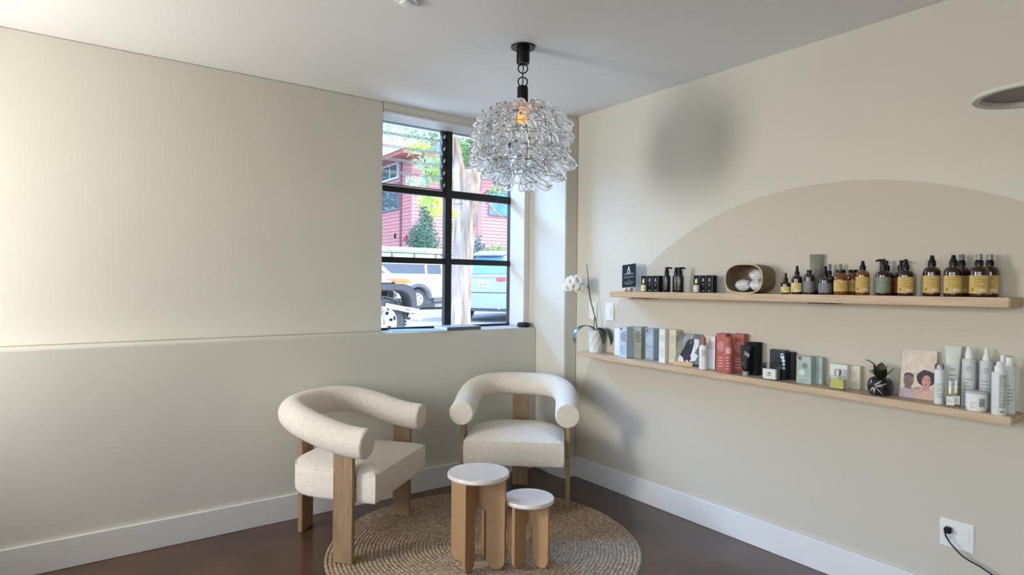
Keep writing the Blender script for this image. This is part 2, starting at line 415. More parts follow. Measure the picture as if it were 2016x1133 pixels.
# ------------------------------------------------------------------ ceiling detector and dish pendant
t = thing('ceiling_detector', 'small white round detector on the ceiling, cut by the top edge', 'detector', (-1.957, -1.338, 2.8))
MB().lathe([(.052, 0), (.054, -.006), (.05, -.014), (.036, -.016)], 32).build('ring', M_WHITE, t)
MB().lathe([(.034, -.0165), (.03, -.024), (.012, -.028), (.001, -.029)], 28).build('sensor_dome', M_WHITE, t)
PX, PY, PZ = -.664, -3.287, 2.131
t = thing('pendant_lamp', 'shallow white dish pendant lamp cut off by the right edge', 'lamp', (PX, PY, PZ))
MB().lathe([(.1345, .016), (.136, -.001), (.156, -.002), (.161, .004), (.158, .010), (.115, .020), (.02, .026)], 64, caps=False).build('dish_shade', mat('matte_white_metal', (.74, .73, .70), .45), t, smooth=40)
MB().lathe([(.135, .0145), (.08, .018), (.001, .019)], 48, caps=False).build('recessed_diffuser', mat('unlit_grey_diffuser', (.30, .29, .27), .5), t)
MB().lathe([(.02, .02), (.02, .05), (.006, .11), (.004, .12)], 20).build('stem_cap', M_WHITE, t)
MB().tube([(0, 0, .115), (0, 0, H-PZ-.02)], .003, 6).build('pendant_cord', M_WHITE, t)
MB().lathe([(.05, H-PZ-.02), (.055, H-PZ)], 28).build('ceiling_rose', M_WHITE, t)

# ------------------------------------------------------------------ shelves
def zu(y): return 1.448+.012*(-.879-y)/2.23
def zl(y): return .997-.015*(-.55-y)/2.57
SD = .17
def shelf(label, ya, yb, zf, th, brs):
    t = thing('wall_shelf', label, 'shelf')
    b = MB(); b.hexa([(-SD, yb, zf(yb)-th), (0, yb, zf(yb)-th), (0, ya, zf(ya)-th), (-SD, ya, zf(ya)-th), (-SD, yb, zf(yb)), (0, yb, zf(yb)), (0, ya, zf(ya)), (-SD, ya, zf(ya))])
    b.build('board', M_SHELF, t, bevel=.004)
    for y in brs:
        MB().box(-.13, 0, y-.06, y+.06, zf(y)-th-.006, zf(y)-th).build('bracket_plate', M_BLACK, t, bevel=.001)
shelf('upper pale oak floating shelf holding amber bottles', -.879, -3.109, zu, .040, (-1.10, -2.32))
shelf('lower pale oak floating shelf holding boxes, white bottles and plants', -.55, -3.12, zl, .034, (-1.13, -2.37))

# ------------------------------------------------------------------ shelf goods helpers
VIEW = Vector((sin(.6294), cos(.6294)))
def slim(t):
    """true diameter of a round thing whose size was read off the wide-angle photograph"""
    d = Vector((t.location.x-CAM.x, t.location.y-CAM.y)).normalized(); k = d.dot(VIEW); t.scale = (k, k, 1); return t
def facing(x, y): return atan2(CAM.y-y, CAM.x-x)
def rows_band(r, z0, z1, n, seed=0, span=.7, c=(0, 0, 0)):
    rd = random.Random(seed); b = MB(); h = (z1-z0)/n
    for k in range(n):
        L = span*rd.uniform(.45, 1.); o = -span+rd.uniform(0, .1)
        b.arcband(r, z0+h*k+h*.3, z0+h*k+h*.62, o, o+2*L, 10, c, .0003)
    return b
AMBER = mat('dark_amber_glass', (.030, .010, .006), .08, var=.15, coat=.6)
AMBER2 = mat('amber_glass', (.17, .055, .014), .08, var=.2, coat=.6)
GREYGL = mat('grey_brown_glass', (.035, .026, .024), .1, var=.15, coat=.5)
YEL = mat('yellow_label', '#cdb069', .6, var=.1, scale=40)
YCRM = mat('cream_label', '#e0cf98', .6, var=.08, scale=40)
GRYL = mat('grey_label', '#77777a', .6, var=.06)
GRNL = mat('grey_green_label', '#79836f', .6, var=.06)
REDL = mat('rust_label', '#96583c', .6, var=.08)
CLRP = pane_mat('clear_plastic', (.86, .86, .88))
def bottle(name, label, x, y, z, d, h_body, neck_h, h_top, glass, lab=None, cap='spray', l0=.12, l1=.6, group=None, cat='bottle', face=0.):
    """round-shouldered bottle with a label band and one of several closures"""
    t = slim(thing(name, label, cat, (x, y, z), facing(x, y)+face, group)); r = d/2; hb = h_body; nr = r*.36
    pr = [(r*.9, 0), (r*.985, .004), (r, .01), (r, hb*.80)]
    for k in range(1, 7):
        a = pi/2*k/7; pr.append((nr+(r-nr)*cos(a)**.9, hb*.80+(hb*.20)*sin(a)))
    pr += [(nr, hb), (nr, hb+neck_h*.3)]
    MB().lathe(pr, 30).build('body', glass, t, smooth=45)
    if lab:
        lm = lab; zz0, zz1 = hb*l0, hb*l1
        lb = MB().arcband(r+.0004, zz0, zz1, -1.65, 1.65, 24).build('paper_label', lm, t, smooth=60)
        rows_band(r+.0009, zz0+(zz1-zz0)*.34, zz0+(zz1-zz0)*.96, 5, int(y*1000), .62).build('print_lines', GOLDINK if lm in (YEL, YCRM) else M_GREYINK, lb, smooth=0)
        if lm in (YEL, YCRM):
            MB().arcband(r+.0009, zz0+(zz1-zz0)*.10, zz0+(zz1-zz0)*.3, -.85, -.5, 6).build('round_mark', GOLDINK, lb, smooth=0)
            MB().arcband(r+.0009, zz0+(zz1-zz0)*.12, zz0+(zz1-zz0)*.24, .05, .75, 6).build('white_strip', M_WINK, lb, smooth=0)
    z0 = hb; H_ = h_top
    if cap in ('spray', 'sprayclear'):
        c = [(nr*1.28, z0+.002), (nr*1.3, z0+neck_h*.75), (nr*1.05, z0+neck_h)]
        MB().lathe(c, 24).build('collar', M_BLKP, t)
        n0 = z0+neck_h; nz = MB().lathe([(nr*.95, n0-.002), (nr*.72, n0+(H_-n0)*.5), (nr*.62, n0+(H_-n0)*.93), (nr*.5, H_)], 20)
        if cap == 'sprayclear':
            MB().lathe([(nr*.6, n0), (nr*.5, n0+(H_-n0)*.8), (nr*.4, n0+(H_-n0)*.85)], 16).build('nozzle', M_BLKP, t)
            MB().lathe([(nr*1.02, n0+.001), (nr*1.0, H_-.002), (nr*.9, H_)], 24).build('clear_overcap', MILKP, t)
        else: nz.build('nozzle', M_BLKP, t)
    elif cap == 'cap':
        MB().lathe([(nr*1.25, z0+neck_h*.2), (nr*1.25, H_-.002), (nr*1.15, H_)], 24).build('screw_cap', M_BLKP, t)
    elif cap == 'dropper':
        MB().lathe([(nr*1.3, z0), (nr*1.3, z0+neck_h), (nr*.8, z0+neck_h+.002), (nr*.62, H_-.006), (nr*.5, H_-.001), (nr*.2, H_)], 20).build('dropper_cap', M_BLKP, t)
    elif cap in ('pump', 'pumpl'):
        MB().lathe([(nr*1.3, z0+.001), (nr*1.32, z0+neck_h), (nr*.9, z0+neck_h+.003), (nr*.6, z0+neck_h+.006), (nr*.55, H_-.014), (nr*.75, H_-.012), (nr*.75, H_-.002), (nr*.6, H_)], 20).build('pump_head', M_BLKP, t)
        s_ = 1 if cap == 'pump' else -1
        b = MB(); b.tube([(0, 0, H_-.007), (0, s_*r*.55, H_-.006), (0, s_*r*.92, H_-.009), (0, s_*r*1.0, H_-.013)], [.006, .005, .0045, .004], 8); b.build('spout', M_BLKP, t)
    return t
GOLDINK = mat('gold_print', '#a87f24', .6, var=.15)
MILKP = mat('smoky_clear_cap', (.45, .46, .5), .12, var=.05, trans=.6)

# ------------------------------------------------------------------ upper shelf, right to left groups
G = 'amber bottles on the upper shelf'
def ub(name, label, x, y, d, top, nl, glass, lab, cap, bodyf=.68, **k):
    z = zu(y); h = top-z; hb = h*bodyf
    return bottle(name, label, x, y, z, d, hb, h*nl, h, glass, lab, cap, group=G, **k)
ub('dropper_bottle', 'tiny amber dropper bottle with yellow label, first right of the basket', -.10, -2.126, .053, 1.568, .16, AMBER, YCRM, 'dropper', .58)
ub('spray_bottle', 'small amber bottle with black nozzle and yellow label beside the tiny dropper bottle', -.10, -2.188, .058, 1.605, .14, AMBER, YCRM, 'spray', .66)
ub('capped_bottle', 'small dark bottle with grey label and short black cap, left of the grey tube', -.10, -2.253, .058, 1.582, .06, GREYGL, GRYL, 'cap', .86, l1=.62)
ub('spray_bottle', 'dark bottle with grey label standing in front of the grey tube', -.108, -2.341, .070, 1.600, .16, GREYGL, GRYL, 'spray', .62, l1=.66)
ub('spray_bottle', 'dark bottle with clear overcap behind the grey-labelled bottle', -.036, -2.326, .050, 1.614, .16, GREYGL, None, 'sprayclear', .62)
ub('spray_bottle', 'dark bottle with clear overcap behind the wide amber jar', -.036, -2.380, .050, 1.613, .16, GREYGL, None, 'sprayclear', .62)
def jar(label, x, y, d, top):
    z = zu(y); h = top-z; r = d/2
    t = slim(thing('wide_jar', label, 'jar', (x, y, z), facing(x, y), 'wide amber jars on the upper shelf'))
    MB().lathe([(r*.92, 0), (r, .006), (r, h*.60), (r*.95, h*.70), (r*.68, h*.82), (r*.64, h*.86)], 30).build('body', AMBER2, t, smooth=50)
    lb = MB().arcband(r+.0004, h*.14, h*.57, -1.6, 1.6, 24).build('paper_label', YEL, t, smooth=60)
    rows_band(r+.0009, h*.26, h*.54, 4, 5, .6).build('print_lines', GOLDINK, lb, smooth=0)
    MB().lathe([(r*.68, h*.87), (r*.70, h*.99), (r*.66, h)], 28).build('lid', M_BLKP, t)
jar('wide amber jar with yellow label and black lid, the front one of two', -.122, -2.424, .070, 1.581)
jar('wide amber jar with black lid tucked behind another amber jar', -.042, -2.447, .070, 1.582)
ub('spray_bottle', 'amber spray bottle with yellow label standing alone between the jars and the pump bottles', -.10, -2.517, .069, 1.623, .15, AMBER2, YEL, 'spray', .72, l1=.74)
ub('pump_bottle', 'dark pump bottle with grey-green label, spout pointing left', -.118, -2.617, .072, 1.630, .17, AMBER, GRNL, 'pumpl', .68, l1=.74)
ub('pump_bottle', 'dark pump bottle hidden behind the grey-green labelled bottle', -.042, -2.600, .068, 1.625, .17, AMBER, REDL, 'pumpl', .68, l1=.74)
ub('pump_bottle', 'dark pump bottle with rust label between the grey-green and the yellow label', -.046, -2.664, .068, 1.624, .17, AMBER, REDL, 'pump', .68, l1=.74)
ub('spray_bottle', 'amber bottle with yellow label and pointed nozzle right of the pump bottles', -.118, -2.712, .074, 1.626, .15, AMBER, YEL, 'spray', .70, l1=.74)
ub('spray_bottle', 'large amber bottle with yellow label and black nozzle standing alone, fifth from the right end', -.10, -2.810, .081, 1.641, .16, AMBER, YEL, 'spray', .72, l1=.70)
ub('spray_bottle', 'large amber bottle with yellow label, the front bottle of the middle pair of big ones', -.126, -2.900, .082, 1.639, .16, AMBER, YEL, 'spray', .72, l1=.70)
ub('spray_bottle', 'large amber bottle with clear overcap behind the black-nozzled one', -.042, -2.903, .080, 1.645, .16, AMBER, YEL, 'sprayclear', .70, l1=.70)
ub('spray_bottle', 'large amber bottle with clear overcap and yellow label, front bottle at the right end', -.126, -2.992, .083, 1.640, .14, AMBER, YEL, 'sprayclear', .72, l1=.70)
ub('spray_bottle', 'large amber bottle with clear overcap, back bottle at the right end', -.042, -3.005, .081, 1.642, .14, AMBER, YEL, 'sprayclear', .72, l1=.70)
# flat-ended grey tube standing on its cap, behind
def tube_pack(name, label, x, y, z, top, wtop, wbot, capr, caph, m, mc, group=None, rz=None, lines=None):
    h = top-z; t = slim(thing(name, label, 'tube', (x, y, z), facing(x, y) if rz is None else rz, group))
    MB().lathe([(capr*.95, 0), (capr, .002), (capr, caph-.001), (capr*.9, caph)], 24).build('flip_cap', mc, t)
    rings = []
    for u in (0, .05, .15, .3, .5, .7, .85, .93, .935, 1):
        w = wbot+(wtop-wbot)*u; th = wbot*(1-u**1.6)+.0015
        if u < .05: w *= .8; th *= .8
        rings.append([(th*cos(2*pi*k/24), w*sin(2*pi*k/24)*(1 if u < .9 else 1), caph+(h-caph)*u) for k in range(24)])
    o = MB().rings(rings).build('tube_body', m, t, smooth=50)
    if lines: 
        b = MB(); rd = random.Random(3)
        for zz, ww in lines: b.box(wbot*.98, wbot*1.0+.0006, -ww, ww*.6, zz, zz+.005)
        b.build('print_lines', M_GREYINK, o, smooth=0)
    return t
tube_pack('grey_tube', 'grey tube standing on its cap with its flat end up, behind the small dark bottles', -.036, -2.258, zu(-2.258), 1.666, .038, .026, .02, .02, mat('khaki_tube', '#7f7d73', .5), M_BLKP)

# boxed serums at the left of the upper shelf
M_BBOX = mat('black_carton', (.008, .008, .010), .6, var=.1, spec=.2)
def logo(b, cx, cz, w):
    """open triangular 'A' sign in the local y-z plane facing -x"""
    for s_ in (-1, 1):
        b.add([(0, cx+s_*w*.5, cz-w*.55), (0, cx+s_*w*.28, cz-w*.55), (0, cx, cz+w*.2), (0, cx, cz+w*.75)], [(0, 1, 2, 3)])
    b.add([(0, cx-w*.62, cz-w*.72), (0, cx+w*.62, cz-w*.72), (0, cx+w*.62, cz-w*.62), (0, cx-w*.62, cz-w*.62)], [(0, 1, 2, 3)])
    return b
def carton(name, label, y, x0, w, dep, z, h, m, group, deco=None, rz=0., cat='box'):
    """carton: front face at x0 looking towards -x, width along y to the right (towards -y)"""
    t = thing(name, label, cat, (x0, y, z), rz, group)
    MB().box(0, dep, -w/2, w/2, 0, h).build('carton_body', m, t, bevel=.0012)
    if deco: deco(t, w, dep, h)
    return t
def deco_logo(t, w, dep, h):
    b = MB(); b.X = Matrix.Translation((-.0006, 0, 0)); logo(b, 0, h*.76, w*.34); b.build('triangle_logo', M_WINK, t, smooth=0)
    b = MB(); b.box(-.0006, 0, -w*.33, w*.33, h*.52, h*.535); b.box(-.0006, 0, -w*.05, w*.05, h*.36, h*.5); b.box(-.0006, 0, -w*.2, w*.2, h*.08, h*.13); b.build('print_lines', M_GREYINK, t, smooth=0)
    b = MB(); b.box(-.0006, 0, -w*.5, -w*.47, 0, h); b.build('edge_line', M_GREYINK, t, smooth=0)
wds = ('left', 'middle', 'right')
for k in range(3):
    y = -1.133-.0495*k
    carton('serum_box', 'black carton with triangle sign, %s one of the three right of the sign card' % wds[k], y, -.105, .048, .045, zu(y), .106, M_BBOX, 'black cartons on the upper shelf', deco_logo)
for k in range(3):
    y = -1.556-.0455*k
    carton('serum_box', 'black carton with triangle sign, %s one of the three left of the basket' % wds[k], y, -.105, .044, .045, zu(y), .105, M_BBOX, 'black cartons on the upper shelf', deco_logo)
CRM = mat('pale_cream_label', '#e3dcb4', .6)
def serum(label, y, lm, spots):
    z = zu(y); t = thing('serum_bottle', label, 'bottle', (-.140, y, z), facing(-.14, y), 'small serum bottles before the black cartons')
    MB().lathe([(.0155, 0), (.017, .003), (.017, .05), (.012, .055), (.009, .056)], 24).build('body', M_BLKP, t)
    l = MB().arcband(.0173, .004, .047, -1.2, 1.2, 12).build('paper_label', lm, t)
    if spots:
        b = MB()
        for a, z0 in ((-.8, .038), (-.2, .04), (.5, .037), (.7, .012), (.2, .02), (-.6, .016)): b.arcband(.0178, z0-.003, z0+.003, a, a+.25, 4)
        b.build('black_patches', M_INK, l)
    MB().lathe([(.0085, .056), (.0085, .08), (.007, .082)], 20).build('gold_cap', M_GOLD, t)
serum('little black bottle with plain cream label before the cartons near the sign card', -1.163, CRM, False)
serum('little black bottle with black-and-white label before the cartons near the basket', -1.581, M_WPAPER, True)
# black pump bottles
def black_pump(label, x, y, top, d=.046, side='pump'):
    z = zu(y); h = top-z; t = thing('pump_bottle', label, 'bottle', (x, y, z), facing(x, y), 'black pump bottles on the upper shelf'); r = d/2
    MB().lathe([(r*.93, 0), (r, .003), (r, h*.62), (r*.94, h*.665), (r*.55, h*.68)], 28).build('body', mat('matte_black_bottle', (.012, .013, .015), .3, coat=.3), t)
    MB().lathe([(r*.62, h*.67), (r*.64, h*.82), (r*.45, h*.90), (r*.42, h*.925), (r*.5, h*.93), (r*.5, h*.995), (r*.45, h)], 22).build('pump_head', M_BLKP, t)
    MB().tube([(0, 0, h*.965), (0, r*.7, h*.97), (0, r*1.3, h*.955), (0, r*1.35, h*.92)], [.006, .0055, .005, .004], 8).build('spout', M_BLKP, t)
    b = MB()
    for k in range(5): b.arcband(r+.0004, h*(.12+.08*k), h*(.15+.08*k), -.6, -.1+.08*k, 6)
    b.build('print_lines', M_GREYINK, t, smooth=0)
black_pump('matte black pump bottle, front left of the three', -.105, -1.325, 1.611)
black_pump('matte black pump bottle standing behind two others', -.045, -1.352, 1.610)
black_pump('matte black pump bottle, front right of the three', -.105, -1.428, 1.609)
# sign card on a little copper holder
y = -.992; z = zu(y)
t = thing('sign_card', 'small black sign card with white triangle sign and grey lines', 'sign', (-.10, y, z+.030), -.12)
b = MB(); b.X = Matrix.Rotation(-.075, 4, 'X') @ Matrix.Rotation(.06, 4, 'Y'); b.box(0, .003, -.07, .07, 0, .158); b.build('card', M_BBOX, t, smooth=0)
b = MB(); b.X = Matrix.Rotation(-.075, 4, 'X') @ Matrix.Rotation(.06, 4, 'Y') @ Matrix.Translation((-.0006, 0, 0)); logo(b, 0, .122, .036); b.build('triangle_logo', M_WINK, t, smooth=0)
b = MB(); b.X = Matrix.Rotation(-.075, 4, 'X') @ Matrix.Rotation(.06, 4, 'Y')
for z0, h0, w0 in ((.085, .011, .052), (.064, .011, .054), (.046, .004, .014), (.036, .004, .05), (.028, .004, .05), (.019, .006, .034)): b.box(-.0006, 0, -w0, w0, z0, z0+h0)
b.build('print_lines', mat('dim_grey_print', (.10, .115, .12), .6), t, smooth=0)
t = thing('card_holder', 'little copper-pink holder under the black sign card', 'holder', (-.10, y, z), -.12)
M_COP = mat('copper_pink', '#c9a08c', .35, metal=.5, var=.1)
b = MB()
for s_ in (-1, 1): b.sphere((0, s_*.022, .013), .017, .016, .0129)
b.build('rolled_foot', M_COP, t); MB().box(-.008, .008, -.03, .03, .003, .024).build('crossbar', M_COP, t, bevel=.004)

# basket on its side with clear bags
t = thing('woven_basket', 'tan woven basket lying on its side with its mouth to the room', 'basket', (-.083, -1.905, zu(-1.905)), 0)
M_BASK = mat('tan_weave', '#86755f', .9, var=.25, scale=30, stretch=(1, 1, 8), bump=.6, bscale=45); M_RIM = mat('pale_rim', '#cbb89a', .8, var=.1)
def outl(s_, n=44):
    o = []
    for k in range(n):
        a = 2*pi*k/n; c, q = cos(a), sin(a); p = 2.9
        yy = .118*math.copysign(abs(c)**(2/p), c); zz = .0825*math.copysign(abs(q)**(2/p), q)
        yy *= 1-.17*max(0, q)**1.5*max(0, c)**.5          # sagging upper left of the mouth
        o.append((yy*s_, .0832+zz*s_))
    return o
ri = []
for xx, s_ in ((-.07, 1.), (-.02, 1.), (.04, .985), (.07, .93), (.078, .8), (.079, .4), (.079, .02)): ri.append([(xx, yy, zz) for yy, zz in outl(s_)])
for xx, s_ in ((.074, .02), (.074, .4), (.073, .77), (.066, .89), (.04, .945), (-.02, .955), (-.07, .955)): ri.append([(xx, yy, zz) for yy, zz in outl(s_)])
ri.append(ri[0]); b = MB(); b.rings(ri, caps=False); b.build('woven_body', M_BASK, t, smooth=50)
MB().tube([(-.070, yy, zz) for yy, zz in outl(.978)], .0042, 6, closed=True).build('rim', M_RIM, t)
M_BAG = mat('crinkled_clear_film', (.80, .80, .84), .12, var=.2, scale=40, coat=1., trans=.12)
def crumple(label, c, r, seed):
    rd = random.Random(seed); b = MB(); b.sphere((0, 0, 0), r[0], r[1], r[2], 22, 14)
    ph = [(rd.uniform(0, 6), rd.uniform(40, 90), Vector((rd.uniform(-1, 1), rd.uniform(-1, 1), rd.uniform(-1, 1))).normalized()) for _ in range(9)]
    v2 = []
    for p in b.v:
        P = Vector(p); s_ = 1+.045*sum(sin(P.dot(n)*f_+f0) for f0, f_, n in ph)/2; v2.append(tuple(P*s_*rd.uniform(.95, 1.05)))
    b.v = v2; o = b.build('clear_bag', M_BAG, smooth=0); o.location = c
    tag(o, label, 'bag', 'clear bags in the basket')
bz = zu(-1.905)
crumple('crinkled clear bag at the left of the basket', (-.09, -1.862, bz+.046), (.034, .046, .033), 1)
crumple('crinkled clear bag at the lower right in the basket', (-.095, -1.952, bz+.048), (.033, .042, .032), 2)
crumple('crinkled clear bag on top at the right of the basket', (-.075, -1.938, bz+.104), (.034, .046, .033), 3)

# ------------------------------------------------------------------ lower shelf
def disc(b, y, z, r, n=24, r0=0.):
    vs = []; fs = []
    for k in range(n):
        a = 2*pi*k/n; vs += [(0, y+r0*cos(a), z+r0*sin(a)), (0, y+r*cos(a), z+r*sin(a))]
    for k in range(n):
        j = (k+1) % n; fs.append((2*k, 2*k+1, 2*j+1, 2*j))
    b.add(vs, fs)
def mandala(t, w, h, zc_, R, m, side_dep=None, off=0.):
    """round rosette print, wrapped from the front over the right-hand side"""
    b = MB(); b.X = Matrix.Translation((-.0006, 0, 0))
    cy = off; cells = [(0, 0, .2)]+[(.45*cos(2*pi*k/6), .45*sin(2*pi*k/6), .17) for k in range(6)]+[(.8*cos(2*pi*(k+.5)/10), .8*sin(2*pi*(k+.5)/10), .15) for k in range(10)]
    for a_, c_, r_ in cells:
        yy = cy+a_*R
        if abs(yy)+r_*R < w/2: disc(b, yy, zc_+c_*R, r_*R, 10, r_*R*.35)
    vs = []; fs = []; n = 40
    pts = [2*pi*k/n for k in range(n+1)]
    for a in pts: vs += [(0, cy+R*cos(a), zc_+R*sin(a)), (0, cy+R*.93*cos(a), zc_+R*.93*sin(a))]
    for k in range(n):
        if all(abs(vs[q][1]) <= w/2 for q in (2*k, 2*k+1, 2*k+2, 2*k+3)): fs.append((2*k, 2*k+1, 2*k+3, 2*k+2))
    b.add(vs, fs); b.build('rosette_print', m, t, smooth=0)
def red_dot(t, w, h):
    b = MB(); b.X = Matrix.Translation((-.0006, 0, 0)); disc(b, w*.27, h*.925, w*.13, 16); b.build('red_seal', mat('red_seal_print', '#8d4a58', .6), t, smooth=0)
def txt_lines(t, w, z0, z1, n, m, frac=.36):
    b = MB(); h = (z1-z0)/n; rd = random.Random(n)
    for k in range(n): q = w*frac*rd.uniform(.6, 1); b.box(-.0006, 0, -q, q, z0+h*k, z0+h*k+h*.35)
    b.build('print_lines', m, t, smooth=0)
LB = 'tall cartons on the lower shelf'
BLU = mat('pale_blue_carton', '#b6c3d0', .55, var=.05); BLU2 = mat('blue_grey_carton', '#98a8b4', .55, var=.06)
SAGE = mat('grey_sage_carton', '#a3a89d', .55, var=.05); CRMC = mat('cream_carton', '#d9d2bd', .55, var=.04)
DKG = mat('slate_print', '#4d5a68', .6, var=.1)
def d1(t, w, dep, h): mandala(t, w, h, h*.67, w*.52, DKG, off=-w*.22); red_dot(t, w, h); txt_lines(t, w, h*.12, h*.42, 5, mat('blue_print', '#6f9fc9', .6))
def d2(t, w, dep, h): mandala(t, w, h, h*.68, w*.52, DKG, off=-w*.22); txt_lines(t, w, h*.12, h*.42, 5, M_GREYINK)
def d3(t, w, dep, h): mandala(t, w, h, h*.64, w*.54, mat('pale_blue_print', '#c9d8e4', .6), off=-w*.2); red_dot(t, w, h); txt_lines(t, w, h*.1, h*.4, 5, mat('pale_blue_print', '#c9d8e4', .6))
def d4(t, w, dep, h): mandala(t, w, h, h*.72, w*.45, mat('pale_grey_print', '#bdbdb8', .6), off=-w*.1); txt_lines(t, w, h*.15, h*.45, 5, mat('pale_grey_print', '#bdbdb8', .6))
carton('white_box', 'plain white carton half hidden between the orchid pot and the first blue carton', -.862, -.075, .05, .05, zl(-.862), .19, M_WPAPER, LB)
carton('rosette_box', 'pale blue carton with dark rosette, nearest the orchid', -.974, -.131, .068, .064, zl(-.974), .213, BLU, LB, d1)
carton('rosette_box', 'grey-sage carton with dark rosette behind the pale blue one', -1.045, -.066, .070, .06, zl(-1.045), .214, SAGE, LB, d2)
carton('rosette_box', 'blue-grey carton with pale rosette, third carton from the orchid', -1.148, -.062, .074, .058, zl(-1.148), .210, BLU2, LB, d3)
carton('rosette_box', 'white carton with faint rosette next to the blue-grey carton', -1.286, -.098, .050, .055, zl(-1.286), .217, M_WPAPER, LB, d4)
carton('rosette_box', 'cream carton with faint rosette beside the photo card', -1.344, -.066, .056, .055, zl(-1.344), .216, CRMC, LB, d4)

# photo card with dark haired woman on a wooden foot
def card_mesh(t, w, h, lean, base_m, patches, th=.003):
    X = Matrix.Rotation(lean, 4, 'Y')
    b = MB(); b.X = X; b.box(0, th, -w/2, w/2, 0, h); b.build('card', base_m, t, smooth=0)
    b = MB(); mats = []; dz = 0
    for m_, pts in patches:
        if m_ not in mats: mats.append(m_)
        b.cur = mats.index(m_); dz += .00025; b.X = X @ Matrix.Translation((-dz, 0, 0))
        b.add([(0, w/2-w*px, h*pz) for px, pz in pts], [tuple(range(len(pts)))])
    b.build('portrait_print', mats, t, smooth=0)
def ell(cx, cz, rx, rz_, n=22, wob=0., seed=0):
    rd = random.Random(seed)
    return [(cx+rx*cos(2*pi*k/n)*(1+rd.uniform(-wob, wob)), cz+rz_*sin(2*pi*k/n)*(1+rd.uniform(-wob, wob))) for k in range(n)]
pm = lambda n, c: mat(n, c, .6, var=.12, scale=40)
y = -1.478; z = zl(y)
t = thing('photo_card', 'tilted photo card of a dark haired woman in a white veil, beside the white bottle', 'picture', (-.084, y, z+.012), .32)
card_mesh(t, .165, .195, .33, pm('slate_photo', '#70757c'), [
    (pm('pale_photo', '#9da4ac'), [(.02, .45), (.3, .98), (.62, .98), (.45, .5)]),
    (pm('olive_photo', '#8c8d80'), [(0, .02), (0, .7), (.16, .82), (.3, .4)]),
    (pm('white_photo', '#dfe4ec'), [(.55, .1), (.78, .12), (.86, .3), (.72, .38), (.85, .62), (.84, .82), (.66, .84), (.6, .5)]),
    (pm('hair_photo', '#262c35'), [(.12, .22), (.28, .5), (.36, .72), (.46, .82), (.6, .82), (.66, .7), (.62, .45), (.56, .22), (.35, .1)]),
    (pm('face_photo', '#6f6a6a'), ell(.53, .72, .05, .07)),
    (pm('plum_photo', '#3c2d45'), [(.3, .12), (.52, .34), (.62, .18), (.52, .06)]),
    (pm('pink_photo', '#e8d5da'), [(.1, .1), (.16, .28), (.3, .2), (.34, .08), (.2, .04)]),
    (pm('white_photo', '#dfe4ec'), [(.42, .04), (.44, .14), (.54, .08), (.6, .03)])])
t = thing('wooden_block', 'small wooden block holding up the tilted photo card', 'stand', (-.094, -1.455, z), .32)
MB().box(-.013, .013, -.062, .062, 0, .026).build('block', mat('pale_wood_block', '#d3b090', .5), t, bevel=.002)

RED = mat('coral_red_carton', '#b4625f', .55, var=.06); REDD = mat('terracotta_plastic', '#b0604a', .4, var=.05); PINKP = mat('pale_pink_print', '#e2b3ae', .6)
t = thing('lotion_bottle', 'white bottle with terracotta cap left of the red cartons', 'bottle', (-.105, -1.612, zl(-1.612)), facing(-.1, -1.6)); slim(t)
MB().lathe([(.025, 0), (.0265, .003), (.0265, .125), (.024, .138), (.016, .145), (.013, .146)], 30).build('body', M_WHITE, t, smooth=50)
MB().lathe([(.0165, .146), (.0165, .158), (.013, .164), (.011, .19), (.009, .193)], 24).build('spray_cap', REDD, t, smooth=50)
l = MB(); l.arcband(.0267, .08, .118, -.45, .45, 10); l.build('round_print', mat('pale_grey_print', '#bdbdb8', .6), t)
def dw(t, w, dep, h): mandala(t, w, h, h*.72, w*.42, M_GREYINK)
t = carton('lotion_box', 'white and red carton behind the white bottle with terracotta cap', -1.632, -.060, .058, .05, zl(-1.632), .197, M_WPAPER, 'red cartons on the lower shelf', dw)
MB().box(-.0006, .0515, -.0306, -.029, 0, .197).build('red_side', RED, t, smooth=0)
def dr(t, w, dep, h): mandala(t, w, h, h*.66, w*.44, PINKP, off=-w*.12); txt_lines(t, w, h*.12, h*.42, 4, PINKP)
carton('lotion_box', 'coral red carton left of the red cylindrical bottle', -1.720, -.088, .066, .05, zl(-1.720), .222, RED, 'red cartons on the lower shelf', dr)
carton('lotion_box', 'coral red carton standing behind the red cylindrical bottle', -1.812, -.052, .07, .046, zl(-1.812), .226, RED, 'red cartons on the lower shelf', dr)
t = thing('red_bottle', 'red cylindrical bottle with red cap before the coral cartons', 'bottle', (-.122, -1.795, zl(-1.795)), facing(-.12, -1.79)); slim(t)
MB().lathe([(.028, 0), (.0295, .003), (.0295, .168), (.0285, .1715)], 32).build('body', RED, t, smooth=50)
MB().lathe([(.0265, .172), (.0265, .206), (.025, .209)], 30).build('cap', REDD, t, smooth=50)
MB().arcband(.0297, .115, .150, -.5, .5, 12).build('round_print', PINKP, t)
rows_band(.0297, .02, .10, 5, 3, .5).build('print_lines', PINKP, t, smooth=0)

